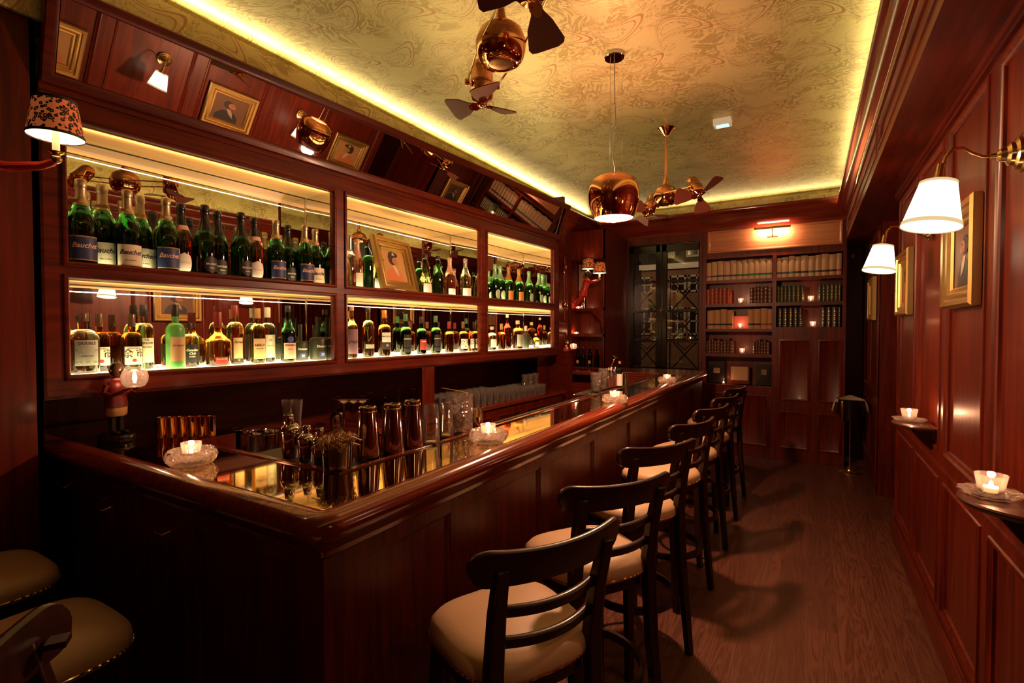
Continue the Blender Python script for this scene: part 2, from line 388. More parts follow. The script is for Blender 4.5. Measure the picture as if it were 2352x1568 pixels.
# beam (boxed soffit) along the right with panels and crown
BX=.352
mb=MB(); mb.panelled((BX,0,0),(0,1,0),(0,0,1),(-1,0,0),7.05,3.30,[(-1.4,.80,2.72,2.89),(.90,3.82,2.72,2.89),(3.92,6.85,2.72,2.89)],PROF,w0=YF,h0=2.66)
mb.add([(BX,YF,2.66),(BX,7.8,2.66),(1.5,7.8,2.66),(1.5,YF,2.66)],[(0,1,2,3)])
mb.box(XR-.03,XR,YF,4.88,2.63,2.66); mb.box(XR-.018,XR,YF,4.88,2.615,2.63)
struct(mb.build('trim_1',M['woodY']))
struct(MB().add([(BX-.003,YF,3.04),(BX-.003,7.1,3.04),(BX-.003,7.1,3.3),(BX-.003,YF,3.3)],[(3,2,1,0)]).build('wall_frieze_right',M['paperY']))
def crown(z0,z1,p):   # profile (d outward, z)
    h=z1-z0
    return [(0,z0),(.012,z0),(.016,z0+.03*h/.2),(.022,z0+.035),(p*.35,z0+h*.30),(p*.62,z0+h*.50),(p*.72,z0+h*.72),(p*.80,z0+h*.76),(p*.97,z0+h*.86),(p,z0+h*.9),(p,z1),(0,z1)]
mb=MB(); cpf=crown(2.92,3.07,.102)[:-1]+[(.094,3.07),(.094,3.045),(0,3.045)]; mb.sweep([((BX,YF,0),(-1,0,0)),((BX,7.0,0),(-1,0,0))],cpf)
struct(mb.build('trim_2',M['rail']))
# back wall (bookcase front plane at YB) : frieze wallpaper board, crown, side returns
mb=MB(); mb.add([(XL-.02,YB,3.0),(.36,YB,3.0),(.36,YB,3.232),(XL-.02,YB,3.232)],[(0,1,2,3)]); mb.box(XL-.02,.36,YB,YB+.02,3.0,3.232)
mb.box(-2.95,.62,7.15,7.2,2.9,3.31)
struct(mb.build('wall_frieze_back',M['paperX']))
mb=MB(); mb.box(XL-.02,XL,YF,7.0,2.9,3.232); mb.box(-3.0,-2.93,YF,7.2,2.9,3.31)
struct(mb.build('wall_frieze_left',M['paperY']))
mb=MB(); mb.sweep([((XL,YB,0),(0,-1,0)),((.36,YB,0),(0,-1,0))],crown(2.90,3.15,.15)); 
struct(mb.build('trim_3',M['railX']))
mb=MB(); mb.sweep([((XL,5.42,0),(1,0,0)),((XL,7.0,0),(1,0,0))],crown(2.90,3.15,.15))
struct(mb.build('trim_4',M['rail']))
# left wall beyond the shelving
mb=MB(); mb.panelled((XL,0,0),(0,1,0),(0,0,1),(1,0,0),7.0,2.92,[(5.62,6.02,1.70,2.60),(5.62,6.02,1.12,1.60)],PROF,w0=5.2)
struct(mb.build('wall_left_far',M['wood']))
# left wall near the camera
yl=.80
mb=MB(); mb.panelled((U0.x,0,0),(0,1,0),(0,0,1),(1,0,0),yl,3.3,[(-.9,.62,2.58,3.2),(-.9,.62,1.68,2.44),(-.9,.62,.78,1.60),(-.9,.62,.18,.70)],PROF,w0=YF)
mb.box(-3.5,U0.x,yl-.02,yl,0,3.3)
struct(mb.build('wall_left_near',M['wood']))
mb=MB(); mb.panelled((-3.5,YF,0),(1,0,0),(0,0,1),(0,1,0),4.2,2.9,[(.8,1.7,.2,.85),(.8,1.7,1,2.6),(1.8,2.7,.2,.85),(1.8,2.7,1,2.6),(2.8,3.7,.2,.85),(2.8,3.7,1,2.6)],PROF); mb.box(-3.5,.7,YF-.05,YF-.01,2.9,3.3)
struct(mb.build('wall_behind',M['wood']))
# niche wall behind the back counter
mb=MB(); q=[wu(-.66,-.2,0),wu(-.66,4.6,0)]
mb.add([q[0],q[1],q[1]+Vector((0,0,1.34)),q[0]+Vector((0,0,1.34))],[(0,1,2,3)])
mb.add([wu(-.66,4.6,0),wu(.05,4.6,0),wu(.05,4.6,1.34),wu(-.66,4.6,1.34)],[(0,1,2,3)])
struct(mb.build('wall_niche',M['woodY']))
# ================= BACK-BAR SHELVING =================
root=thing('back_bar_shelving','mahogany back-bar shelving with six lit mirrored bottle bays','shelving',(U0.x,U0.y,0),-SK)
ZL0,ZL1,ZU0,ZU1=1.421,1.838,1.922,2.525; ZB=1.322; ZM0=2.66
UA,UB=au(97,700)[0],au(1284,700)[0]
bays=[(au(160,600)[0],au(765,600)[0]),(au(798,600)[0],au(1102,600)[0]),(au(1120,600)[0],au(1270,600)[0])]
O=(0,0,0)
def mv(u): return -.255-.034*u
mb=MB(); fr=[(0,0),(.0,.008),(.006,.012),(.014,.012),(.02,.006),(.024,-.012),(.024,-.03)]
holes=[(a-.024,b+.024,z0-.024,z1+.024) for a,b in bays for z0,z1 in((ZL0,ZL1),(ZU0,ZU1))]
mb.panelled(O,(0,1,0),(0,0,1),(1,0,0),UB,ZM0,holes,fr,w0=UA,h0=ZB,cap=False)
mb.box(-.66,0,UA,UB,ZB-.002,ZB+.01)          # underside
mb.box(-.02,0,UA-.0,UA+.01,ZB,ZM0)
for a,b in bays: mb.box(-.40,-.02,a-.03,a-.004,ZB,ZM0); mb.box(-.42,-.02,b+.004,b+.02,ZB,ZM0)
mb.box(-.42,-.03,UA,UB,ZL1+.004,ZU0-.034)
mb.box(-.012,.012,UA,UB,ZM0-.03,ZM0)        # moulding under the tilted mirror
mb.box(-.02,0,UB-.01,UB,ZB,ZM0+.3)
mb.build('carcass',M['woodY'],root)
mb=MB(); mb.box(-.03,.0,UA,UB,ZB,ZB+.012); mb.build('lower_rail',M['woodY'],root)
for a,b in bays:
    for z0,z1,up in((ZL0,ZL1,0),(ZU0,ZU1,1)):
        va,vb=mv(a),mv(b)
        MB().add([(-.03,a,z1),(-.03,b,z1),(vb,b,z1),(va,a,z1),(-.03,a,z1+.003),(-.03,b,z1+.003)],[(0,3,2,1)]).build('bay_ceiling',M['maple'],root)
        MB().add([(-.03,a,z0),(va,a,z0),(va,a,z1),(-.03,a,z1)],[(0,1,2,3)]).build('bay_side',M['mirror'],root)
        mb=MB().add([(-.03,b,z0),(vb,b,z0),(vb,b,z1),(-.03,b,z1)],[(3,2,1,0)]); o=mb.build('side_mirror',M['mirror'],root)
        mb=MB().add([(va,a,z0),(vb,b,z0),(vb,b,z1),(va,a,z1)],[(0,1,2,3)]); o=mb.build('mirror_pane',M['mirror'],root)
        zf=z0-.004 if not up else z0-.028
        MB().add([(-.026,a,zf),(-.026,b,zf),(vb,b,zf),(va,a,zf)],[(0,1,2,3)]).build('light_panel',M['panelU' if up else 'panel'],root)
        q=wu(-.034,(a+b)/2,z1-.022); lit('bay_strip','AREA',tuple(q),1.1*(b-a),(1,.70,.36),.005,b-a,(0,R(125),-SK))
        mb=MB(); mb.tube([(vb+.004,b-.003,z0),(vb+.004,b-.003,z1)],.003,6); mb.build('mirror_edge',M['steel'],root)
        mb=MB(); mb.tube([(va+.003,a,z1-.003),(vb+.003,b,z1-.003)],.0025,6); mb.build('mirror_joint',M['black'],root)
# tilted mirror over the shelves
tm=thing('overhead_mirror','long mirror leaning forward in a mahogany frame above the bottle shelves','mirror',(U0.x,U0.y,0),-SK)
TL=R(19); Nn=Vector((math.cos(TL),0,-math.sin(TL))); Vv=Vector((math.sin(TL),0,math.cos(TL)))
Om=Vector((.004,0,ZM0)); Lm=.40
fp=[(0,-.02),(0,.018),(.006,.026),(.03,.026),(.045,.02),(.052,.012),(.052,.0)]
mb=MB(); mb.ring(Om,(0,1,0),Vv,Nn,UA,UB,0,Lm,fp,cap=False)
# closed back and ledge on top
E=Om+Vv*Lm
mb.add([(E.x,UA,E.z),(E.x,UB,E.z),(-.70,UB,E.z-.02),(-.70,UA,E.z-.02)],[(0,1,2,3)])
mb.add([(Om.x-.01,UB,Om.z),(E.x-.01,UB,E.z),(-.4,UB,E.z),(-.4,UB,Om.z)],[(0,1,2,3)])
mb.build('frame',M['woodY'],tm)
mb=MB(); P=[Om+Vv*b+Vector((0,a,0))+Nn*(.003-(a-2)*.008) for a,b in((UA+.05,.05),(UB-.05,.05),(UB-.05,Lm-.05),(UA+.05,Lm-.05))]
mb.add(P,[(0,1,2,3)]); mb.build('mirror_glass',M['mirror'],tm)
# wood fill above shelving up to the corner block at the far end
mb=MB(); p0=wu(.03,UB,0); mb.box(XL,XL+.30,p0.y-.02,p0.y+.03,2.6,3.15)
struct(mb.build('trim_5',M['wood']))
# ================= BAR =================
BZ=1.12; bx0,bx1=-1.134,-1.392; by0,by1=.902,1.17; byf=5.72
bar=thing('bar_counter','L-shaped mahogany bar counter with mirror-bright brass top and rounded rail','bar')
mb=MB(); mb.add([(-3.3,by0,BZ),(bx0,by0,BZ),(bx0,byf,BZ),(bx1,byf,BZ),(bx1,by1,BZ),(-2.40,by1,BZ),(-2.40,1.42,BZ),(-3.38,1.42,BZ)],[(0,1,4,5),(1,2,3,4),(0,5,6,7)])
mb.build('brass_top',M['bartop'],bar)
arc=[((bx0,by0,0),(math.sin(a)*1.0,-math.cos(a),0)) for a in [R(9*i) for i in range(11)]]
path=[((-3.3,by0,0),(0,-1,0))]+arc+[((bx0,6.36,0),(1,0,0))]
rp=[(0,BZ-.09),(0,BZ+.004),(.006,BZ+.010),(.02,BZ+.015),(.045,BZ+.014),(.066,BZ+.006),(.080,BZ-.010),(.085,BZ-.028),(.080,BZ-.046),(.066,BZ-.060),(.052,BZ-.066),(.048,BZ-.076),(.040,BZ-.080),(.034,BZ-.094),(.020,BZ-.100),(.016,BZ-.118),(.004,BZ-.124),(0,BZ-.13)]
mb=MB(); mb.sweep(path,rp); mb.build('bullnose_rail',M['rail'],bar,smooth=50)
# fronts
bfx=-1.118; bfy=.888
mb=MB(); yb=[(.99,1.44),(1.53,1.64-.0),(1.70,2.15),(2.24,2.36)]
ed=[1.00,1.443],[1.545,2.155],[2.26,2.86],[2.97,3.57],[3.70,4.30],[4.42,5.05],[5.17,5.85]
mb.panelled((bfx,0,0),(0,1,0),(0,0,1),(1,0,0),6.40,BZ-.12,[(a,b,.16,.955) for a,b in ed],PROFB,w0=bfy)
mb.box(bfx-.03,bfx+.012,bfy-.012,6.4,0,.12)
mb.build('front_panelling',M['wood'],bar)
mb=MB(); mb.panelled((-3.3,bfy,0),(1,0,0),(0,0,1),(0,-1,0),3.3+bfx,BZ-.12,[(.25,.78,.16,.93),(.9,1.43,.16,.93),(1.53,2.06,.16,.955)],PROFB)
mb.box(-3.3,bfx+.012,bfy-.012,bfy+.02,0,.12)
mb.build('end_panelling',M['wood'],bar)
# inner lip, service rail and mats
mb=MB(); mb.box(bx1-.022,bx1,by1,byf,BZ-.10,BZ+.006); mb.box(-2.40,bx1,by1,by1+.022,BZ-.10,BZ+.006); mb.build('inner_lip',M['rail'],bar,bev=.002)
mb=MB(); mb.box(bx1-.15,bx1-.022,by1+.022,2.12,BZ-.03,BZ-.006); mb.box(-1.95,bx1-.15,by1+.022,by1+.16,BZ-.03,BZ-.006)
mb.box(bx1-.05,bx1-.03,2.12,byf,BZ-.01,BZ+.008); mb.build('rubber_service_mat',M['black'],bar)
mb=MB(); mb.box(-2.40,bx1-.16,by1+.17,1.62,.96,.975); mb.box(-1.75,bx1-.16,1.62,4.9,.80,.815); mb.box(-2.4,bx1-.02,by1+.02,by1+.03,.2,BZ-.01);mb.box(bx1-.03,bx1-.02,by1,byf,.2,BZ-.01); mb.build('steel_worktop',M['steel'],bar)
mb=MB(); mb.box(-3.38,-2.40,1.40,1.42,.1,BZ-.002); mb.box(-2.42,-2.40,1.17,1.42,.1,BZ-.002); mb.build('left_block',M['wood'],bar)
# far return under the window
mb=MB(); mb.box(-2.20,bx0,byf,6.42,BZ-.045,BZ+.004); mb.box(-2.19,bx0,byf+.01,6.40,.0,BZ-.045); mb.build('far_return_top',M['railX'],bar,bev=.008)
for x,y in((-1.90,bfy),(-2.35,bfy),(-2.8,bfy)):
    mb=MB(); mb.tube([(x-.05,bfy,.955),(x-.05,bfy-.035,.94),(x-.02,bfy-.05,.925),(x+.02,bfy-.05,.925),(x+.05,bfy-.035,.94),(x+.05,bfy,.955)],.004,8); mb.build('bag_hook',M['chrome'],bar)
# ================= BACK COUNTER =================
bc=thing('back_counter','low mahogany back counter with panelled doors behind the bar','counter',(U0.x,U0.y,0),-SK)
mb=MB(); mb.box(-.64,.055,.53,4.45,.875,.915); mb.build('worktop',M['rail'],bc,bev=.004)
mb=MB(); hs=[(.6+.5*i,.6+.5*i+.42,.15,.80) for i in range(7)]
mb.panelled((.03,0,0),(0,1,0),(0,0,1),(1,0,0),4.42,.875,hs,PROF,w0=.55); mb.box(-.6,.03,.53,.55,0,.875); mb.build('door_front',M['wood'],bc)
mb=MB(); ua,ub=au(970,850)[0],au(998,850)[0]; mb.box(-.05,-.0,ua,ub,.915,ZB); mb.build('support_post',M['wood'],bc,bev=.002)
# ================= WINDOW WALL =================
wx0,wx1=-2.235,-1.262; wz0,wz1=1.07,2.80
mb=MB(); mb.box(XL,wx0,YB,YB+.2,0,3.0); mb.box(wx0,wx1,YB,YB+.2,0,wz0); mb.box(wx0,.36,YB+.001,YB+.2,wz1,3.0); mb.box(-1.262,.36,YB+.30,YB+.40,0,3.0)
struct(mb.build('wall_back',M['wood']))
mb=MB(); fz=YB+.06
for x0,x1 in((wx0,wx0+.06),(-1.86,-1.71),(wx1-.03,wx1)): mb.box(x0,x1,fz,fz+.06,wz0,wz1)
for z0,z1 in((wz0,wz0+.03),(wz1-.10,wz1)): mb.box(wx0,wx1,fz,fz+.06,z0,z1)
for z in(1.46,1.88,2.29): mb.box(wx0,wx1,fz+.01,fz+.04,z-.016,z+.016)
mb.box(-1.80,-1.77,fz-.02,fz,wz0,wz1)
win=struct(mb.build('window_1',M['blackgloss'],bev=.003))
mb=MB(); mb.add([(wx0,fz+.03,wz0),(wx1,fz+.03,wz0),(wx1,fz+.03,wz1),(wx0,fz+.03,wz1)],[(0,1,2,3)]); mb.build('window_glass',M['pane'],win)
mb=MB(); mb.tube([(-1.83,fz-.03,1.885),(-1.74,fz-.03,1.895)],.006,8); mb.tube([(-1.785,fz-.04,1.86),(-1.785,fz-.04,1.92)],.006,8); mb.build('latch',M['brass'],win)
# iron grille outside
mb=MB(); gy=YB+.24
def heart(cx,cz,s):
    return [(cx+s*.5*math.sin(a)**3*1.1,gy,cz+s*(.42*math.cos(a)-.16*math.cos(2*a)-.07*math.cos(3*a)-.03*math.cos(4*a))) for a in [2*PI*i/28 for i in range(28)]]
for k,cx in enumerate((-2.03,-1.50)):
    for j,cz in enumerate((1.27,1.67,2.09)):
        w=.17;h=.19
        mb.tube([(cx-w,gy,cz-h),(cx+w,gy,cz+h)],.010,6); mb.tube([(cx-w,gy,cz+h),(cx+w,gy,cz-h)],.010,6)
        mb.tube(heart(cx-.0,cz+.17,.20),.006,6,closed=True)
for x in(-2.17,-1.86,-1.70,-1.31): mb.tube([(x,gy,1.0),(x,gy,2.36)],.010,6)
for z in(1.06,1.48,1.89,2.31): mb.tube([(-2.24,gy,z),(-1.26,gy,z)],.010,6)
tag(mb.build('iron_grille',M['iron']),'black iron window grille with crosses and hearts outside the panes','grille')
mb=MB(); px=at(1462,700,Y=8.2).x; mb.tube([(px,8.2,-.5),(px,8.2,3.05)],.035,10); mb.tube([(px+.06,8.2,.5),(px+.06,8.2,2.6)],.022,8)
for z in(2.40,2.72): mb.lathe([(.03,z-.03),(.075,z-.015),(.075,z+.015),(.03,z+.03)],14,T(px,8.2,0))
tag(mb.build('street_lamp_post',M['iron']),'dark ringed lamp post standing close outside the window','lamp post')
# brick building across the street
def brick():
    t=NT('night_brick'); b=t.n('TexBrick',{'Vector':t.coords((1,1,1),rot=(R(90),0,0)),'Color1':(.30,.15,.09),'Color2':(.24,.12,.07),'Mortar':(.35,.28,.2),'Scale':6,'Mortar Size':.012})
    t.bsdf(Base_Color=b.outputs[0],Roughness=.9); return t.m
FY=17.0
bd=thing('town_house','brick house with white windows across the night street','building',(0,0,0))
mb=MB(); mb.box(-8.5,-1.5,FY,FY+4,-1.5,3.75); mb.build('brick_wall',brick(),bd)
mb=MB(); mb.add([(-8.5,FY-.1,3.75),(-1.5,FY-.1,3.75),(-1.5,FY+2.2,5.6),(-8.5,FY+2.2,5.6)],[(0,1,2,3)]); mb.build('roof',plain('slate_roof',(.07,.075,.07),.8),bd)
mb=MB(); mb.box(-8.5,-1.5,FY-.14,FY,3.62,3.80); mb.build('eaves_board',M['white'],bd)
wm=plain('painted_white_frame',(.62,.55,.45),.6); dk=plain('dark_room_glass',(.02,.02,.025),.1)
for x in(-6.6,-5.45,-4.85,-3.75,-3.15,-2.2):
    for z0,z1 in((2.85,3.4),(1.45,2.35)):
        mb=MB(); 
        for a,b,c,d in((x-.26,x-.20,z0,z1),(x+.20,x+.26,z0,z1),(x-.26,x+.26,z0,z0+.06),(x-.26,x+.26,z1-.06,z1),(x-.02,x+.02,z0,z1),(x-.2,x+.2,(z0+z1)/2-.02,(z0+z1)/2+.02)): mb.box(a,b,FY-.05,FY+.01,c,d)
        w=mb.build('house_window',wm,bd); MB().box(x-.2,x+.2,FY-.02,FY,z0+.05,z1-.05).build('dark_pane',dk,w)
for x in(-5.9,-4.1,-3.3):
    mb=MB(); mb.box(x-.22,x+.22,FY+.1,FY+1.0,4.0,4.55); mb.prism([(x-.28,4.55),(x+.28,4.55),(x,4.85)],-FY-1.0,-FY-.05,Matrix.Rotation(R(90),4,'X')); w=mb.build('dormer',wm,bd)
    MB().box(x-.14,x+.14,FY+.07,FY+.1,4.07,4.45).build('dark_pane',dk,w)
struct(MB().add([(-14,7.4,-.35),(3,7.4,-.35),(3,FY,-.35),(-14,FY,-.35)],[(0,1,2,3)]).build('street_pavement',plain('wet_cobbles',(.12,.11,.10),.4)))
lit('street_light','POINT',(-4.5,13.2,4.6),170,(1,.62,.30),.3)
# ================= BOOKCASE =================
bk=thing('bookcase','mahogany built-in bookcase with panelled frieze on the far wall','bookcase',(0,0,0))
X=lambda px:at(px,757,Y=YB).x
xa,xb,xc,xd=X(1621),X(1773),X(1782),X(1934)
rows_l=[(2.263,2.545),(1.955,2.225),(1.633,1.915),(1.312,1.595),(.905,1.27)]
rows_r=[(2.263,2.535),(1.957,2.225),(1.652,1.915)]
# use measured shelf heights
mb=MB(); holes=[(xa,xb,a,b) for a,b in rows_l]+[(xc,xd,a,b) for a,b in rows_r]
mb.panelled((0,YB,0),(1,0,0),(0,0,1),(0,-1,0),.36,2.92,holes,[(0,0),(0,-.28)],w0=-1.262,h0=.0)
mb.box(-1.262,-1.232,YB-.02,YB,.2,2.92)
mb.build('case',M['wood'],bk)
mb=MB(); mb.ring((0,YB,0),(1,0,0),(0,0,1),(0,-1,0),-1.165,.315,2.62,2.90,[(0,0),(.0,.016),(.012,.02),(.024,.012),(.03,.002)]); mb.build('frieze_panel',wood('frieze_veneer',(.42,.15,.065),(.58,.23,.10),0,.3,.3),bk)
mb=MB(); 
for x0,x1 in((X(1790),X(1862)),(X(1880),X(1936))):
    mb.ring((0,YB,0),(1,0,0),(0,0,1),(0,-1,0),x0,x1,.75,1.50,[(0,0),(0,.012),(.012,.014),(.03,.002)]); mb.ring((0,YB,0),(1,0,0),(0,0,1),(0,-1,0),x0,x1,.16,.62,[(0,0),(0,.012),(.012,.014),(.03,.002)])
mb.ring((0,YB,0),(1,0,0),(0,0,1),(0,-1,0),-1.15,xb-.03,.16,.80,[(0,0),(0,.012),(.012,.014),(.03,.002)])
mb.build('cupboard_door',M['wood'],bk)
# picture light on the frieze
pl=thing('picture_light','brass bar picture light glowing on the bookcase frieze','lamp',(-.41,YB,2.83))
mb=MB(); mb.tube([(-.20,-.12,.035),(.20,-.12,.035)],.014,10); mb.build('hood',M['brass'],pl)
mb=MB(); mb.box(-.06,.06,-.012,-.001,-.06,-.035); mb.tube([(0,-.008,-.05),(0,-.10,-.03),(0,-.12,.03)],.006,8); mb.build('bracket',M['brass'],pl)
lit('picture_light_bulb','AREA',(0,-.085,.0),8.0,(1,.58,.34),.34,.02,(R(82),0,0),parent=pl)
# books
def bookmat(n,col,rough=.55): return plain(n,col,rough)
clr=dict(cream=bookmat('cream_cloth',(.50,.31,.17)),buff=bookmat('buff_cloth',(.46,.24,.10)),red=bookmat('red_leather',(.34,.05,.02),.4),brown=bookmat('brown_leather',(.09,.03,.018),.4),green=bookmat('green_leather',(.035,.05,.02),.4),black=bookmat('black_leather',(.014,.011,.010),.35))
band=dict(blue=plain('blue_band',(.03,.06,.20),.6),green=plain('green_band',(.02,.13,.07),.6),red=plain('red_band',(.30,.04,.02),.6),black=plain('black_band',(.012,.012,.015),.6),gilt=metal('gilt_tooling',(.8,.58,.25),.35))
def spine(w,d,h,z0,z1,off=0):
    mb=MB(); n=6; rim=[( -w/2+w*i/n, -.010*math.sin(PI*i/n)-off) for i in range(n+1)]
    mb.prism(rim+[(w/2,d),(-w/2,d)],z0,z1); return mb
ordn=['first','second','third','fourth','fifth','sixth','seventh','eighth','ninth','tenth','eleventh','twelfth','thirteenth']
def book(x0,x1,z,h,c,bd_,label,group,style=0):
    w=(x1-x0)*.955; r=thing('book',label,'book',((x0+x1)/2,YB+.028,z),0,group)
    spine(w,.2,h,0,h).build('cover',clr[c],r)
    if style==0: 
        spine(w*1.004,.02,h,.045,.068,.001).build('title_band',band[bd_],r)
    elif style==1:
        for k in range(4): spine(w*.9,.01,h,h*(.12+.24*k),h*(.12+.24*k)+.004,.002).build('raised_band',band[bd_],r)
    elif style==2:
        mb=MB(); 
        for k in range(9): mb.add(spine(w*.55,.01,h,h*(.08+.095*k),h*(.08+.095*k)+.012 if k%2 else h*(.08+.095*k)+.006,.004).v[:],[tuple(f) for f in spine(w*.5,.01,h,0,.01).f])
        mb.build('gilt_tooling',band[bd_],r)
    return r
cr=lambda lst:[X(1580+p/4.61) for p in lst]
def rowbooks(edges,z,h,c,bands,desc,group,style=0,jit=.004):
    xs=cr(edges)
    for i in range(len(xs)-1):
        hh=h+jit*((i*7)%5-2); b=bands[i%len(bands)] if len(bands)<len(xs)-1 else bands[i]
        book(xs[i],xs[i+1],z,hh,c,b,desc.format(o=ordn[i],b=b),group,style)
rowbooks([187,240,302,368,438,503,567,625,690,752,820,885],2.263,.245,'cream',['red','blue','blue','blue','blue','green','green','green','green','green','green'],'cream book with {b} spine band, {o} from left, top left shelf','cream books on the top left shelf')
rowbooks([928,985,1056,1128,1185,1265,1338,1402,1485,1562,1620],2.263,.25,'cream',['blue','blue','green','black','black','green','blue','black','black','red'],'cream book with {b} spine band, {o} from left, top right shelf','cream books on the top right shelf')
rowbooks([187,230,275,318,360,405,445],1.955,.20,'red',['black'],'red leather book, {o} from the left on the second left shelf','red books left of the candle on the second shelf',1)
rowbooks([645,690,722,757,797,840,888],1.955,.205,'brown',['gilt'],'dark brown leather book, {o} right of the candle on the second left shelf','brown books right of the candle on the second shelf',1)
rowbooks([938,972,1010,1050,1095,1143,1190,1225],1.957,.20,'green',['gilt'],'green and gilt book, {o} from the left on the second right shelf','green gilt books left of the candle',2,0)
rowbooks([1368,1412,1455,1500,1545,1585,1620],1.957,.20,'green',['gilt'],'green and gilt book, {o} right of the candle on the second right shelf','green gilt books right of the candle',2,0)
rowbooks([200,272,342,410,470],1.633,.245,'buff',['black'],'buff cloth book with black band, {o} from the left on the third left shelf','buff books left of the red book')
rowbooks([632,694,766,838,890],1.633,.248,'buff',['black','black','red','red'],'buff book with {b} band, {o} right of the face-out red book','buff books right of the red book')
rowbooks([948,1002,1062,1115,1168,1215],1.652,.235,'black',['gilt'],'black and gilt book, {o} from the left on the third right shelf','black gilt books left of the candle',2,0)
rowbooks([1400,1462,1522,1585,1622],1.652,.235,'black',['gilt'],'black and gilt book, {o} right of the candle on the third right shelf','black gilt books right of the candle',2,0)
rowbooks([190,215,245,275,305,340,372,410,440,475],1.312,.175,'brown',['gilt'],'old dark leather book, {o} from the left on the fourth left shelf','old books left of the candle on the fourth shelf',1,.008)
rowbooks([690,715,742,770,800,830,870],1.312,.17,'brown',['gilt'],'old dark leather book, {o} right of the candle on the fourth left shelf','old books right of the candle on the fourth shelf',1,.008)
xs=cr([472,630]); mb=MB().box(xs[0],xs[1],YB+.14,YB+.17,1.633,1.80); tag(mb.build('book',clr['red'],bev=.003),'red book turned face-out behind the candle on the third left shelf','book')
xs=cr([440,640]); o=thing('framed_card','cream card in a wooden box frame on the bottom bookcase shelf','picture',(0,YB+.1,.915)); MB().box(xs[0]-.01,xs[1]+.01,0,.03,0,.245).build('box_frame',M['woodX'],o,bev=.003); MB().box(xs[0]+.01,xs[1]-.01,-.003,.001,.05,.225).build('card',plain('cream_card',(.50,.30,.16),.8),o)
for k,(a,b) in enumerate(((262,330),(775,832))):
    xs=cr([a-60,b+50]); o=thing('gift_box','dark box with small cream label, {} the framed card'.format(('left of','right of')[k]),'box',(0,YB+.1,.915)); MB().box(xs[0],xs[1],0,.14,0,.29 if k==0 else .26).build('carton',M['blackgloss'],o,bev=.003)
    xs=cr([a,b]); MB().box(xs[0],xs[1],-.002,.001,.13,.20).build('box_label',plain('dim_label',(.25,.15,.09),.8),o)
# small white sensor by the bookcase
o=MB().box(.40,.44,6.60,6.63,2.55,2.60).build('motion_sensor',M['white'],bev=.004); o.location=(.04,1.1,-.02); tag(o,'small white motion sensor high in the far right corner','sensor')
# ================= CORNER CABINET =================
cc=thing('corner_cabinet','dark open corner cabinet with shelves left of the window','cabinet',(0,0,0))
ca,cb,cyf=-2.71,-2.245,6.1
mb=MB(); mb.panelled((0,cyf,0),(1,0,0),(0,0,1),(0,-1,0),cb,2.9,[(ca,cb-.012,1.90,2.53),(ca,cb-.012,1.565,1.87),(ca,cb-.012,1.13,1.53),(ca,cb-.012,.15,1.07)],[(0,0),(0,-.30)],w0=XL)
mb.box(cb-.03,cb,cyf,YB,0,2.9); mb.build('case',M['wood'],cc)
mb=MB(); mb.prism([(0,0),(.0,-.22),(-.03,-.22),(-.05,-.12),(-.16,-.02),(-.16,0)],0,.03,Matrix.Translation((cb,cyf-.01,1.87))@Matrix.Rotation(R(90),4,'X')); mb.build('corbel',M['wood'],cc)
mb=MB(); mb.box(XL,cb+.06,5.62,6.1,BZ-.045,BZ+.0); mb.box(XL,cb,5.9,6.1,0,BZ-.05); mb.build('shelf_ledge',M['railX'],cc,bev=.006)
o=MB().box(-2.70,-2.615,6.32,6.36,2.05,2.50).build('glass_display',plain('pale_tan_pane',(.32,.20,.13),.3)); tag(o,'pale narrow glass pane standing in the corner cabinet','glass')  # opaque pane in one even pale tan
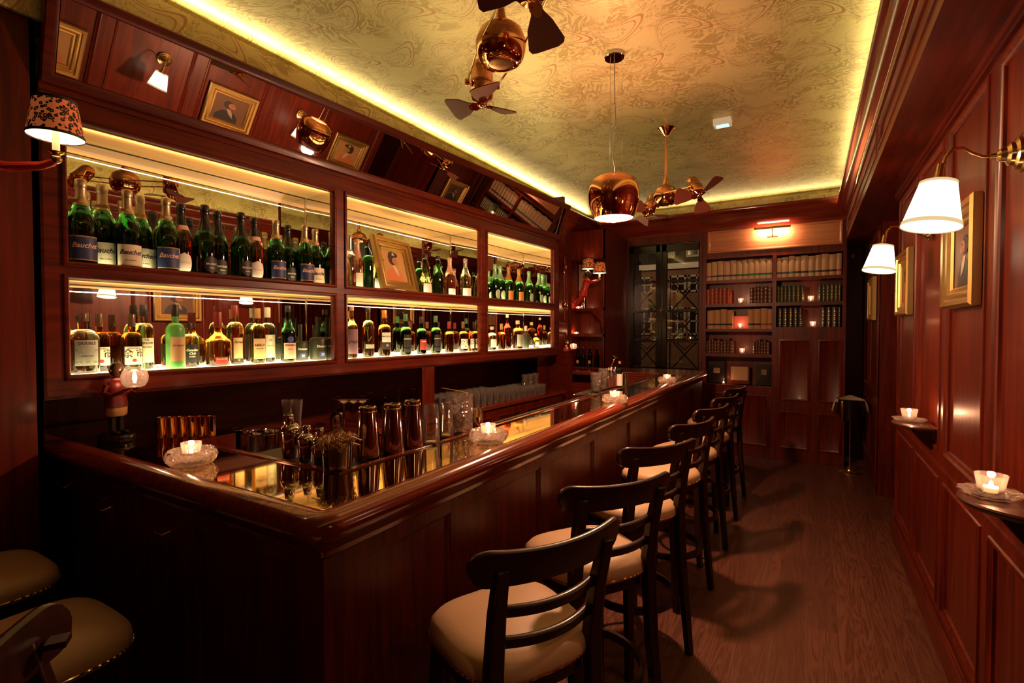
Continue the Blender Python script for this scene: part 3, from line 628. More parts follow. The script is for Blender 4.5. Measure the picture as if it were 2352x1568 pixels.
# ================= STOOLS =================
def make_stool(label):
    r=thing('bar_stool',label,'bar stool',(0,0,0),0,'bar stools along the counter'); Zs=.765
    n=40; rim=[]
    for i in range(n):
        a=2*PI*i/n; c,s=math.cos(a),math.sin(a); e=.62
        rim.append((.205*math.copysign(abs(c)**e,c)*(1 if c<0 else .98),.215*math.copysign(abs(s)**e,s)*(1+ .10*(-c))))
    mb=MB(); lv=[(.99,0),(1.015,.018),(1.0,.040),(.93,.058),(.75,.070),(.45,.076),(.0,.077)]
    vs=[];fs=[]
    for k,(q,z) in enumerate(lv[:-1]):
        for x,y in rim: vs.append((x*q,y*q,Zs-.075+z))
    vs.append((0,0,Zs+.002)); m=len(lv)-1
    for k in range(m-1):
        for i in range(n): fs.append((k*n+i,k*n+(i+1)%n,(k+1)*n+(i+1)%n,(k+1)*n+i))
    for i in range(n): fs.append(((m-1)*n+i,(m-1)*n+(i+1)%n,len(vs)-1))
    fs.append(tuple(reversed(range(n)))); mb.add(vs,fs); mb.build('seat',M['leather'],r,smooth=60)
    mb=MB(); N=64; seg=[]; pp=[]; rd=[]
    for i in range(N*4):
        a=2*PI*i/N/4; c,s=math.cos(a),math.sin(a); e=.62; x=.205*math.copysign(abs(c)**e,c)*(1 if c<0 else .98)*1.012; y=.215*math.copysign(abs(s)**e,s)*(1-.10*c)*1.012; pp.append((x,y,Zs-.064)); rd.append((.0012,.0042,.0050,.0042)[i%4])
    mb.tube(pp,rd,6,closed=True)
    st=mb.build('nail_trim',M['brass'],r); 
    mb=MB(); mb.prism([(x*.95,y*.95) for x,y in rim],Zs-.115,Zs-.075); mb.build('seat_apron',M['stool'],r)
    ft=[(-.19,-.205),(-.19,.205),(.215,-.20),(.215,.20)]
    for (fx,fy) in ft[:2]:
        MB().tube([(fx*.82,fy*.80,Zs-.08),(fx,fy,0)],[1,.8],4,sq=(.019,.019)).build('front_leg',M['stool'],r,bev=.004)
    for s in(-1,1):   # rear legs run up into the back posts
        MB().tube([(.225,s*.195,0),(.190,s*.172,.45),(.178,s*.165,.74),(.20,s*.168,.90),(.232,s*.172,1.035)],[.8,1,1.05,.95,.8],4,sq=(.022,.019)).build('back_leg',M['stool'],r,bev=.005)
    def rail_(z0,z1,half,bow,x0,lean,name,round_=False):
        mb=MB(); k=49; vs=[];fs=[]
        for i in range(k):
            t=-1+2*i/(k-1); y=t*half; xx=x0+bow*(1-t*t)-bow*.55; h0,h1=z0,z1
            if round_:
                q=max(0,(abs(t)-.80)/.20); h0=z0+(z1-z0)*.48*(1-math.sqrt(max(0,1-q*q))); h1=z1-(z1-z0)*.40*(1-math.sqrt(max(0,1-q*q)))
                h0-=.010*(1-t*t)*0; h1+=.012*(t*t)
            for z,w in((h0,-1),(h0+.003,-1.15),(h1-.004,-1.15),(h1,-.5),(h1,.5),(h1-.004,1.15),(h0+.003,1.15),(h0,1)):
                vs.append((xx+lean*(z-z0)+w*.0095,y,z))
        for i in range(k-1):
            for j in range(8): a=i*8+j;b=i*8+(j+1)%8; fs.append((a,b,b+8,a+8))
        fs+=[tuple(reversed(range(8))),tuple(range((k-1)*8,k*8))]
        mb.add(vs,fs).build(name,M['stool'],r,smooth=40)
    rail_(.984,1.075,.245,.055,.215,.22,'top_rail',True)
    rail_(.888,.918,.165,.045,.203,.18,'back_slat'); rail_(.800,.830,.163,.045,.190,.15,'back_slat')
    mb=MB(); mb.tube([(.215*math.cos(a)+.012,.215*math.sin(a),.285) for a in [2*PI*i/36 for i in range(36)]],1,4,closed=True,sq=(.008,.017)); mb.build('foot_ring',M['stool'],r)
    for s in(-1,1): MB().box(.168,.20,s*.166-.017,s*.166+.017,1.02,1.032).build('post_cap',M['stool'],r)
    return r
st0=make_stool('dark wood bar stool with cream leather seat, nearest of the row along the bar')
spots=[((-.56,1.18),27),((-.57,1.74),34),((-.59,2.40),31),((-.565,3.10),19),((-.56,3.75),17),((-.56,4.42),15),((-.57,5.12),15)]
lb=['nearest','second nearest','third nearest','middle one','third farthest','second farthest','farthest']
for i,((x,y),a) in enumerate(spots):
    a=R(a); cx_=x-.235*math.cos(a); cy_=y+.235*math.sin(a)
    if i==0: st0.location=(cx_,cy_,0); st0.rotation_euler=(0,0,-a)
    else: dup(st0,(cx_,cy_,0),-a,'dark bar stool with cream leather seat, %s of seven along the bar'%lb[i])
dup(st0,(-1.88,.50,0),-R(90),'bar stool near the bottom left corner, its cream seat in shadow','bar stools at the short end')
dup(st0,(-2.53,.53,0),-R(90),'bar stool at the left picture edge with only its shaded cream seat showing','bar stools at the short end')
dup(st0,(-.985,.43,0),-R(123),'bar stool cut by the bottom left corner, only its rail end showing','bar stools at the short end')
# ================= LAMPS =================
def make_sconce():
    s=thing('wall_sconce','brass swan-neck wall sconce','lamp')
    Q=Matrix.Rotation(R(-90),4,'Y')
    MB().lathe([(.062,0),(.062,.006),(.052,.010),(.050,.020),(.038,.026),(.036,.036),(.024,.044),(.020,.058),(.010,.066),(.008,.08)],28,Q).build('wall_rose',M['brass'],s,fix=True)
    pts=[(-.07,0,0),(-.10,-.004,.002),(-.13,-.01,.018),(-.155,-.025,.034),(-.182,-.036,.032),(-.203,-.048,.006),(-.214,-.057,-.045)]
    MB().tube(pts,.0055,10).build('arm',M['brass'],s)
    S=T(-.222,-.060,-.082,0,R(-6),R(8))@Matrix.Scale(.88,4)
    MB().lathe([(.010,.03),(.011,.0),(.012,-.012),(.026,-.03),(.030,-.036)],16,T(-.219,-.059,-.047,0,R(-6),R(8))).build('shade_cap',M['brass'],s,fix=True)
    MB().lathe([(.057,0),(.092,-.165)],36,S,cap=False).build('shade',M['shade'],s)
    lt=emis('lit_trim',(.9,.62,.30),.95); MB().lathe([(.0578,-.006),(.0588,-.006),(.0588,.004),(.0575,.004)],36,S,cap=False).build('top_trim',lt,s); MB().lathe([(.0905,-.152),(.0918,-.152),(.0945,-.168),(.0932,-.168)],36,S,cap=False).build('bottom_trim',lt,s)
    lit('sconce_bulb','POINT',S@Vector((0,0,-.075)),9,(1,.52,.22),.02,parent=s)
    return s
s1=make_sconce(); s1.location=(XR,2.236,2.19); s1['label']='brass wall sconce with glowing cream shade, nearest on the right wall'; s1['group']='sconces on the right wall'
def dups(s,loc,label):
    r=dup(s,loc,0,label); 
    for ch in r.children:
        if ch.type=='LIGHT': pass
    return r
dups(s1,(XR,3.70,2.19),'brass wall sconce with glowing cream shade, behind the nearest on the right wall')
dups(s1,(XR,.62,2.19),'brass wall sconce seen only as a reflection in the overhead mirror')
# pendant
pd=thing('pendant_lamp','mirrored copper globe pendant lamp hanging over the bar','pendant lamp',(-1.045,2.98,CEIL))
MB().lathe([(.062,0),(.062,-.022),(.058,-.026),(0,-.026)],32).build('canopy',M['chrome'],pd,fix=True)
zt=-.735
for k in range(3):
    a=2*PI*k/3+.3; MB().tube([(.045*math.cos(a),.045*math.sin(a),-.02),(.048*math.cos(a),.048*math.sin(a),zt)],.0012,6).build('suspension_wire',M['steel'],pd)
MB().tube([(0,0,-.02),(.004,.002,-.30),(.012,0,-.42),(-.012,.004,-.52),(-.006,0,-.62),(.012,0,zt)],.003,8).build('cord',plain('grey_cord',(.5,.48,.45),.4),pd)
gp=[(.118,-.262),(.135,-.225),(.150,-.17),(.1545,-.12),(.150,-.07),(.134,-.03),(.10,-.008),(.078,0),(.074,.001)]
MB().lathe([(r,z+zt) for r,z in gp],48,cap=False).build('globe_shade',M['copper'],pd,smooth=60)
MB().lathe([(.1165,-.259+zt),(0,-.259+zt)],36).build('light_disc',M['bulb'],pd)
lit('pendant_bulb','POINT',(0,0,zt-.29),170,(1,.50,.27),.055,parent=pd)
lit('pendant_uplight','POINT',(0,0,zt-.06),50,(1,.46,.27),.02,parent=pd)
for px,py in ():pass
# ceiling fans
def blade(M4,L):
    pr=[(.030,-.018),(.055,-.026),(L*.55,-.058),(L*.9,-.078),(L*.98,-.070),(L,-.05),(L*1.0,.03),(L*.96,.052),(L*.88,.060),(L*.5,.040),(.055,.022),(.030,.016)]
    mb=MB(); mb.prism(pr,-.002,.002,M4); return mb
def make_fan(name,label,loc,rz,drop,heads):
    f=thing(name,label,'ceiling fan',loc,rz,'copper ceiling fans')
    MB().lathe([(.070,0),(.060,-.006),(.028,-.050),(.014,-.062),(.012,-.075)],28).build('ceiling_canopy',M['copper'],f,fix=True)
    MB().lathe([(.011,-.06),(.011,-drop+.17)],16).build('downrod',M['copper'],f)
    b=-drop
    MB().lathe([(.012,b+.18),(.016,b+.14),(.026,b+.10),(.034,b+.085),(.060,b+.078),(.086,b+.055),(.100,b+.015),(.098,b-.018),(.088,b-.048),(.078,b-.062),(.074,b-.064),(.070,b-.070),(.050,b-.074),(.048,b-.070),(0,b-.070)],40).build('body',M['copper'],f,fix=True,smooth=50)
    for k,(x,y,z,ax,sp,L) in enumerate(heads):
        hc=Vector((x,y,b+z)); side=Vector((-y,x,0)).normalized(); 
        for s in(-1,1):
            MB().tube([Vector((0,0,b))+side*s*.088,hc+side*s*.070],.0045,8).build('arm',M['brass'],f)
        A=Vector(ax).normalized(); q=A.to_track_quat('Z','Y').to_matrix().to_4x4(); Mt=Matrix.Translation(hc)@q
        hd=MB().lathe([(0,-.115),(.026,-.110),(.042,-.095),(.050,-.072),(.052,-.01),(.0545,-.008),(.0545,.002),(.052,.004),(.052,.050),(.046,.068),(.026,.078),(.020,.098),(.014,.106),(0,.108)],28,Mt).build('motor_head',M['copper'],f,fix=True,smooth=50)
        mb=MB(); mb.lathe([(0,-.012),(.014,-.010),(.016,.0),(.014,.010),(0,.012)],12,Matrix.Translation(hc+side*.070)@side.to_track_quat('Z','Y').to_matrix().to_4x4()); mb.lathe([(0,-.012),(.014,-.010),(.016,.0),(.014,.010),(0,.012)],12,Matrix.Translation(hc-side*.070)@side.to_track_quat('Z','Y').to_matrix().to_4x4()); mb.build('pivot_knob',M['copper'],hd)
        for j in range(3):
            an=sp+2*PI*j/3; Bm=Mt@Matrix.Translation((0,0,.092))@Matrix.Rotation(an,4,'Z')@Matrix.Rotation(R(18),4,'X')
            blade(Bm,L).build('blade',M['blade'],hd,bev=.0012)
            mb=MB(); mb.prism([(.015,-.016),(.040,-.024),(.062,-.012),(.068,0),(.062,.012),(.040,.024),(.015,.016)],.003,.006,Bm)
            for bx,by in((.032,-.012),(.032,.012),(.058,0)): mb.lathe([(.004,.006),(.003,.009),(0,.009)],8,Bm@Matrix.Translation((bx,by,0)))
            mb.build('blade_bracket',M['copper'],hd)
    return f
def loc2(v,rz): v=Vector(v); return Matrix.Rotation(-rz,3,'Z')@v
toC=Vector((.511,-.8595,0))
h1=[(-.235,.215,.0,(.02,-.02,-1),R(100),.165),(.245,-.205,.03,(.36,-.55,-.75),R(-64),.175)]
make_fan('ceiling_fan','twin-headed copper ceiling fan cut by the top picture edge',(-1.15,1.84,CEIL),0,.435,h1).scale=(1.08,)*3
h2=[(-.17,.17,-.02,(-.20,-.35,-1),R(-30),.19),(.26,-.115,-.00,(.40,-.42,-.80),R(-50),.20)]
make_fan('ceiling_fan','twin-headed copper ceiling fan farther down the room beside the pendant',(-1.052,4.29,CEIL),0,.56,h2)
o=thing('emergency_light','white box light with a greenish lens on the ceiling','light',(-.62,4.34,CEIL))
MB().box(-.065,.065,-.05,.05,-.05,0).build('housing',plain('cream_housing_glow',(.85,.75,.6),.5,Emission_Color=(1,.7,.45,1),Emission_Strength=.30),o,bev=.004); MB().box(-.045,.045,-.03,.03,-.053,-.049).build('lens',M['greenled'],o)  # housing glows faintly, standing in for light falling on the cream box
# ================= PORTRAITS =================
pm=dict(bg=plain('portrait_ground',(.13,.06,.025),.5),coat=plain('portrait_black_coat',(.01,.01,.012),.5),shirt=plain('portrait_cravat',(.55,.45,.30),.6),head=plain('portrait_dark_fur',(.03,.018,.012),.6),face=plain('portrait_muzzle',(.38,.17,.09),.6),rc=plain('portrait_russet_coat',(.50,.16,.06),.6),bg2=plain('portrait_gold_ground',(.42,.24,.08),.6),hat=plain('portrait_plume',(.5,.5,.4),.6))
FP=[(0,0),(0,.030),(.010,.040),(.030,.036),(.036,.024),(.050,.030),(.062,.026),(.070,.012),(.084,.016),(.092,.006)]
def ell(cx,cz,a,b,n=20): return [(cx+a*math.cos(2*PI*i/n),cz+b*math.sin(2*PI*i/n)) for i in range(n)]
def picture(label,w,h,Mt,group=None,russet=False):
    p=thing('framed_portrait',label,'portrait',(0,0,0),0,group); p.matrix_world=Mt
    MB().ring((-w/2,0,0),(1,0,0),(0,0,1),(0,-1,0),0,w,0,h,FP,cap=False).build('gilt_frame',M['gold'],p)
    MB().box(-w/2+.006,w/2-.006,.0,.004,.006,h-.006).build('backing',M['black'],p)
    iw,ih=w-.184,h-.184; z0=.092
    k=lambda poly,m,d,nm,par: MB().prism([(x*iw,z0+z*ih) for x,z in poly],d,d+.0006,Matrix.Rotation(R(90),4,'X')).build(nm,pm[m],par,smooth=0)
    cv=k([(-.56,-.05),(.56,-.05),(.56,1.05),(-.56,1.05)],'bg2' if russet else 'bg',.002,'canvas',p)
    s=-1 if russet else 1
    k([(-.30*s,0),(-.30*s,.22),(-.16*s,.38),(.06*s,.46),(.26*s,.38),(.40*s,.18),(.42*s,0)],'rc' if russet else 'coat',.0028,'painted_coat',cv)
    k([(-.14*s,.16),(-.10*s,.38),(-.02*s,.50),(.10*s,.50),(.0*s,.30)],'shirt',.0036,'painted_cravat',cv)
    k(ell(.07*s,.68,.15,.16),'head',.0042,'painted_head',cv)
    k(ell(-.04*s,.66,.11,.11),'face',.0050,'painted_face',cv); k(ell(-.10*s,.61,.07,.06),'face',.0056,'painted_muzzle',cv); k(ell(-.06*s,.70,.018,.015,8),'head',.0062,'painted_eye',cv)
    if russet: k([(-.24,.74),(.2,.80),(.22,.90),(.0,.98),(-.16,.92)],'head',.0056,'painted_hat',cv); k([(-.05,.84),(.0,.96),(.08,.84)],'hat',.0064,'painted_plume',cv)
    return p
RW=lambda y,z:Matrix.Translation((XR-.001,y,z))@Matrix.Rotation(R(-90),4,'Z')
picture('gilt-framed dark portrait beside the nearest sconce on the right wall',.52,.45,RW(2.925,1.72),'portraits on the right wall')
picture('gilt-framed portrait partly behind the second sconce shade on the right wall',.52,.45,RW(4.46,1.72),'portraits on the right wall',True)
picture('gilt-framed portrait beyond the door recess in the right wall',.52,.45,RW(6.60,1.72),'portraits on the right wall')
picture('gilt-framed portrait reflected at the left end of the overhead mirror',.52,.45,RW(1.38,1.72),'portraits on the right wall',True)
# ================= WALL LEDGES =================
def candle_glass(name,label,loc,r=.032,h=.065,crystal=None,e=.9,group=None,tap=1.22):
    t=thing(name,label,'candle',loc,0,group)
    z=0
    if crystal=='bowl':
        MB().lathe([(.058,0),(.066,.004),(.079,.016),(.085,.034),(.081,.052),(.075,.057),(.066,.052),(.063,.034),(.052,.020),(0,.018)],48,flute=(.03,16,.004,.05)).build('crystal_bowl',M['crystal'],t,fix=True,smooth=60); z=.019
    elif crystal=='dish':
        MB().lathe([(.045,0),(.060,.004),(.078,.014),(.080,.020),(.066,.016),(.050,.010),(0,.008)],40,flute=(.05,12,.004,.03)).build('crystal_dish',M['crystal'],t,fix=True,smooth=60); z=.010
    MB().lathe([(r*.86,z),(r*.9,z+.003),(r*tap*.98,z+h),(r*tap*.94,z+h),(r*.84,z+.008),(0,z+.008)],28).build('votive_glass',M['votive'],t,fix=True)
    MB().lathe([(r*.72,z+.009),(r*.74,z+.022),(0,z+.022)],20).build('tealight',plain('tealight_wax',(.9,.75,.5),.5,Emission_Color=(1,.5,.18,1),Emission_Strength=1.3) if 'tl' not in M else M['tl'],t)
    M.setdefault('tl',t.children[-1].data.materials[0])
    MB().lathe([(0,z+.020),(.005,z+.023),(.0062,z+.029),(.0038,z+.037),(0,z+.044)],12).build('flame',M['flame'],t)
    lit('candle_light','POINT',(0,0,z+.060),e,(1,.45,.22),.010,parent=t)
    return t
for k,(yc,nm) in enumerate(((2.07,'nearer'),(3.56,'farther'))):
    w=thing('wall_ledge','%s semicircular walnut ledge on the right wall'%nm,'ledge',(XR,yc,1.10))
    MB().lathe([(0,-.022),(.165,-.022),(.175,-.014),(.178,-.006),(.175,0),(0,0)],30,ang=PI,a0=PI/2).build('ledge_top',M['table'],w,fix=True)
    MB().prism([(0,-.02),(-.10,-.02),(-.085,-.05),(-.03,-.12),(0,-.14)],-.03,.03,Matrix.Rotation(R(90),4,'X')).build('bracket',M['wood'],w,bev=.004)
    c=candle_glass('votive_candle','tealight in a tumbler on a glass dish, on the %s wall ledge'%nm,(XR-.095,yc+.02,1.10),.034,.062,'dish',1.6,'ledge candles')
# ================= CANDLES on the bar =================
P=[at(440,1066,Z=BZ),at(1121,1016,Z=BZ),at(1412,926,Z=BZ),at(1532,880,Z=BZ)]
for p,d in zip(P,('at the short end of the bar','beside the row of glasses in mid bar','near the small bottle on the bar','at the far end of the bar')):
    candle_glass('votive_candle','tealight glass in a cut crystal bowl '+d,(p.x,p.y,BZ),.029,.064,'bowl',1.7,'crystal bowl candles on the bar')
for (row,px,zz,d) in ((1,552,1.955,'second left'),(2,548,1.633,'third left'),(3,572,1.312,'fourth left'),(1,1297,1.957,'second right'),(2,1322,1.652,'third right')):
    x=cr([px])[0]; candle_glass('votive_candle','lit glass candle between books on the %s bookcase shelf'%d,(x,YB+.05,zz),.032,.07,None,1.0,'bookcase candles',1.05)
candle_glass('votive_candle','small low candle on the bottom bookcase shelf',(cr([378])[0],YB+.05,.905),.020,.03,None,.5,'bookcase candles',1.05)
for (px,zz,d) in ((1327,1.87,'top'),(1322,1.53,'middle')):
    candle_glass('votive_candle','lit glass candle on the %s shelf of the corner cabinet'%d,(at(px,700,Y=6.13).x,6.15,zz),.032,.06,None,.8,'cabinet candles',1.05)
candle_glass('votive_candle','candle under the ledge beside the corner cabinet',(-2.38,5.98,.93),.032,.05,None,.8,'cabinet candles',1.05)
# ================= MONKEY SCONCES =================
def shade_leo(par,x,y,z,k=1.0,e=5):
    Q=Matrix.Translation((x,y,z))
    MB().lathe([(.011*k,0),(.011*k,.075*k)],14,Q).build('candle_tube',plain('ivory_tube',(.8,.55,.3),.5,Emission_Color=(1,.45,.15,1),Emission_Strength=.6),par)
    MB().lathe([(.010*k,-.03*k),(.016*k,-.022*k),(.010*k,-.012*k),(.024*k,-.004*k),(.026*k,0),(.012*k,.002*k)],16,Q).build('candle_cup',M['brass'],par,fix=True)
    sh=MB().lathe([(.083*k,.055*k),(.062*k,.185*k)],36,Q,cap=False).build('leopard_shade',M['leopard'],par)
    MB().lathe([(.0815*k,.056*k),(.0605*k,.184*k)],36,Q,cap=False).build('shade_lining',M['lamp_in'],sh)
    MB().lathe([(.083*k,.052*k),(.0845*k,.052*k),(.0838*k,.062*k),(.0825*k,.062*k)],36,Q,cap=False).build('bottom_trim',M['black'],sh); MB().lathe([(.0625*k,.178*k),(.0637*k,.178*k),(.063*k,.188*k),(.061*k,.188*k)],36,Q,cap=False).build('top_trim',M['black'],sh)
    lit('shade_bulb','POINT',(x,y,z+.10*k),e,(1,.55,.25),.02,parent=par)
def monkey(name,label,loc,rz,lamps,k=1,e=5,group=None):
    m=thing(name,label,'lamp',loc,rz,group)
    Rr=lambda v:tuple(c*k for c in v)
    MB().lathe([(.030*k,.17*k),(.040*k,.15*k),(.045*k,.10*k),(.036*k,.04*k),(.046*k,0),(.062*k,-.05*k),(.055*k,-.055*k),(.03*k,-.02*k)],24,T(0,0,0,0,0,R(18))).build('red_coat',M['red'],m,fix=True)
    MB().tube([Rr((-.01,.01,-.02)),Rr((-.05,.02,-.09)),Rr((-.10,.03,-.16)),Rr((-.13,.03,-.21))],[.030*k,.026*k,.016*k,.005*k],10).build('coat_tail',M['red'],m)
    h=MB().ball(Rr((.05,0,.215)),.038*k); h.ball(Rr((.085,0,.205)),.022*k,12,8); h.ball(Rr((.045,.036,.22)),.012*k,8,6); h.ball(Rr((.045,-.036,.22)),.012*k,8,6); h.tube([Rr((.04,0,.16)),Rr((.05,0,.20))],.018*k,10); h.build('head',M['skin'],m)
    for s,y in((-1,-.02),(1,.02)): MB().tube([Rr((-.01,y,-.02)),Rr((-.03,y*1.6,-.09)),Rr((-.10,y*1.5,-.12)),Rr((-.17,y,-.15))],[.026*k,.020*k,.016*k,.012*k],10).build('leg',plain('green_breeches',(.05,.08,.02),.3) if 'gb' not in M else M['gb'],m)
    M.setdefault('gb',m.children[-1].data.materials[0])
    for (lx,ly,lz) in lamps:
        s=1 if ly>0 else -1
        MB().tube([Rr((.03,s*.035,.135)),Rr((lx*.45,ly*.6,lz*.55+.02)),Rr((lx*.8,ly*.95,lz*.72)),Rr((lx*.97,ly,lz-.035))],[.020*k,.018*k,.015*k,.013*k],10).build('arm',M['red'],m)
        MB().ball(Rr((lx,ly,lz-.025)),.018*k,10,8).build('hand',M['brass'],m)
        shade_leo(m,lx*k,ly*k,lz*k,k,e)
    return m
# near one : lamp at pixel (130,255); the figure hangs on the left wall outside the frame
L=at(143,343,X=-2.22); rz=R(20)
k=1.0; off=Vector((.30,.10,.17)); w=Matrix.Rotation(rz,3,'Z')@off
monkey('monkey_sconce','red-armed monkey sconce with leopard-print shade at the left picture edge',(L.x-w.x,L.y-w.y,L.z-w.z),rz,[(.30,.10,.17)],.94,1.3,'monkey sconces')
mP1=at(1351,627,Y=6.02); mP2=at(1377,637,Y=5.84); mB=at(1341,668,Y=5.95)
monkey('monkey_sconce','leaping monkey sconce in red coat holding two leopard-print lamps',tuple(mB),0,[tuple(mP1-mB),tuple(mP2-mB)],1.0,1.6,'monkey sconces')
# brass-and-rod ornament on the far left wall
o=thing('wall_ornament','copper wall ornament of two bulbs joined by a rod left of the corner cabinet','ornament',(XL+.03,5.86,2.18))
MB().tube([(0,0,-.19),(0,.02,.21)],.007,8).build('rod',M['copper'],o)
MB().lathe([(0,-.05),(.02,-.045),(.032,-.03),(.036,0),(.03,.02),(.012,.04),(.006,.06),(0,.065)],18,T(.02,-.005,-.24)).build('lower_bulb',M['copper'],o)
MB().lathe([(0,-.035),(.02,-.03),(.027,0),(.022,.02),(.008,.03),(0,.045)],18,T(.02,.02,.24)).build('upper_bulb',M['copper'],o)
# ================= WAITER FIGURINES =================
def figurine(label,loc,rz,e=2):
    f=thing('waiter_figurine',label,'figurine',loc,rz,'waiter figurines')
    MB().lathe([(.075,0),(.080,.006),(.080,.026),(.072,.034),(0,.034)],32,Matrix.Diagonal((1.15,.8,1,1))).build('plinth',M['blackgloss'],f,fix=True,bev=.002)
    for s in(-1,1): 
        mb=MB(); mb.tube([(0,s*.020,.036),(-.002,s*.020,.07),(0,s*.020,.14)],[.014,.015,.019],12); mb.ball((.016,s*.021,.043),(.030,.014,.011),12,8); mb.build('boot',M['blackgloss'],f)
    MB().lathe([(.036,.122),(.041,.13),(.042,.16),(.038,.19),(.034,.20)],24,Matrix.Diagonal((.9,1.1,1,1))).build('shorts',plain('tan_breeches',(.45,.25,.09),.5) if 'tb' not in M else M['tb'],f,fix=True)
    M.setdefault('tb',f.children[-1].data.materials[0])
    if 'dred' not in M: M['dred']=plain('oxblood_jacket',(.11,.008,.005),.4)
    MB().lathe([(.046,.165),(.045,.18),(.041,.21),(.043,.25),(.040,.275),(.026,.292),(.014,.298)],24,Matrix.Diagonal((.85,1.1,1,1))).build('jacket',M['dred'],f,fix=True)
    MB().lathe([(.014,.290),(.020,.296),(.016,.304)],16).build('collar',plain('pink_collar',(.55,.15,.10),.5) if 'pc' not in M else M['pc'],f); M.setdefault('pc',f.children[-1].data.materials[0])
    h=MB(); h.tube([(0,0,.28),(.002,0,.31)],.013,10); h.ball((.004,0,.345),(.033,.029,.036)); h.ball((.034,0,.335),(.012,.011,.009),10,8); h.ball((.030,0,.348),(.008,.006,.007),8,6); h.ball((.002,.029,.342),.008,8,6); h.ball((.002,-.029,.342),.008,8,6); h.ball((.024,.012,.354),.004,8,6); h.ball((.024,-.012,.354),.004,8,6); h.build('head',M['skin'],f)
    for s in(-1,1):
        MB().tube([(0,s*.040,.275),(-.008,s*.050,.235),(.03,s*.046,.225),(.075,s*.028,.245)],[.016,.015,.012,.010],10).build('sleeve',M['dred'],f)
        hb=MB(); hb.ball((.084,s*.026,.252),(.012,.009,.007),8,6)
        for q in range(4): hb.tube([(.088,s*(.018+.005*q),.252),(.100,s*(.016+.005*q),.256),(.106,s*(.016+.005*q),.262)],.0025,6)
        hb.tube([(.080,s*.018,.254),(.086,s*.010,.262)],.003,6); hb.build('hand',M['skin'],f)
    return f
fp=at(262,1010,Z=BZ); fz_=R(18)
figurine('dark-faced waiter figurine in red jacket at the left end of the bar',(fp.x+.03,fp.y+.0,BZ),fz_).scale=(.93,)*3
dirx=Vector((math.cos(fz_),math.sin(fz_),0))
c=Vector((fp.x+.03,fp.y,BZ+.244))+dirx*.104
def bowlcandle(label,c,e):
    t=thing('glass_bowl_candle',label,'candle',c)
    MB().lathe([(.022,0),(.034,.006),(.042,.022),(.044,.042),(.038,.062),(.035,.064),(.035,.062),(.040,.042),(.038,.024),(.030,.012),(0,.008)],28).build('glass_bowl',M['votive'],t,fix=True,smooth=60)
    MB().lathe([(.017,.010),(.018,.022),(0,.022)],16).build('tealight',M['tl'],t); MB().lathe([(0,.022),(.005,.027),(.008,.034),(.004,.046),(0,.052)],12).build('flame',M['flame'],t)
    lit('candle_light','POINT',(0,0,.058),e,(1,.45,.25),.010,parent=t); return t
bowlcandle('round glass bowl candle held by the near figurine',c,1.2).scale=(1.18,)*3
figurine('smaller-looking waiter figurine in red jacket at the far corner of the bar ledge',(-2.62,5.72,BZ),R(0))
bowlcandle('round glass bowl candle held by the far figurine',(-2.515,5.72,BZ+.262),1.4)
# ================= COCKTAIL TOOLS =================
def lay(px,py,z=BZ-.006): p=at(px,py,Z=z); return (p.x,p.y,z)
def tin(label,px,ybase,ytop,r,m,up=False,z=BZ-.006,group='upturned shaker tins',name='shaker_tin'):
    x,y,_=lay(px,ybase,z); h=at(px,ytop,Y=y).z-z; t=thing(name,label,'shaker',(x,y,z),0,group)
    MB().lathe([(r,0),(r*1.02,.003),(r*.99,h*.12),(r*.70,h*.90),(r*.69,h-.008),(r*.66,h-.001),(r*.63,h),(r*.60,h-.003),(0,h-.003)],36).build('tin_body',M[m],t,fix=True,smooth=50)
    MB().lathe([(r*.71,h*.90),(r*.725,h*.905),(r*.70,h*.925)],36).build('rim_band',M['brass'],t)
    return t
tin('tall smoked shaker tin upturned, nearest of three on the service mat',845,1055,933,.050,'darkchrome')
tin('tall smoked shaker tin upturned, middle of three on the service mat',902,1042,926,.050,'darkchrome')
tin('tall smoked shaker tin upturned, farthest of three on the service mat',948,1030,918,.050,'darkchrome')
def mixing(label,px,ybase,ytop,r,m,flare=1.0,name='mixing_glass',cat='glass',z=BZ-.006,group=None,thick=True):
    x,y,_=lay(px,ybase,z); h=at(px,ytop,Y=y).z-z; t=thing(name,label,cat,(x,y,z),0,group)
    MB().lathe([(r*.92,0),(r,.005),(r*flare,h),(r*flare*.95,h),(r*.93,.014),(0,.012)],32,flute=None).build('glass_wall',M[m],t,fix=True)
    return t
mixing('tall clear mixing tin glass upturned beside the tins',990,1022,928,.040,'clearmix',.80)
mixing('tall clear mixing glass upturned behind the first one',1024,1006,922,.038,'clearmix',.80)
g=mixing('diamond-cut mixing glass holding brass tongs',1062,994,906,.052,'crystal',1.0)
mb=MB(); hh=at(1062,906,Y=g.location.y).z-g.location.z
mb.tube([(-.02,.02,.02),(.02,.0,hh*.7),(.05,-.01,hh+.008)],.003,6); mb.tube([(-.115,-.02,hh+.028),(-.02,.01,hh+.012),(.05,-.01,hh+.008)],[.002,.005,.003],6)
o=mb.build('bar_tongs',M['brass']); o.location=g.location; tag(o,'brass tongs lying across the rim of the cut mixing glass','tongs')
mixing('small flared steel cup right of the mixing glass',1094,986,937,.028,'steel',1.35,'jigger','jigger')
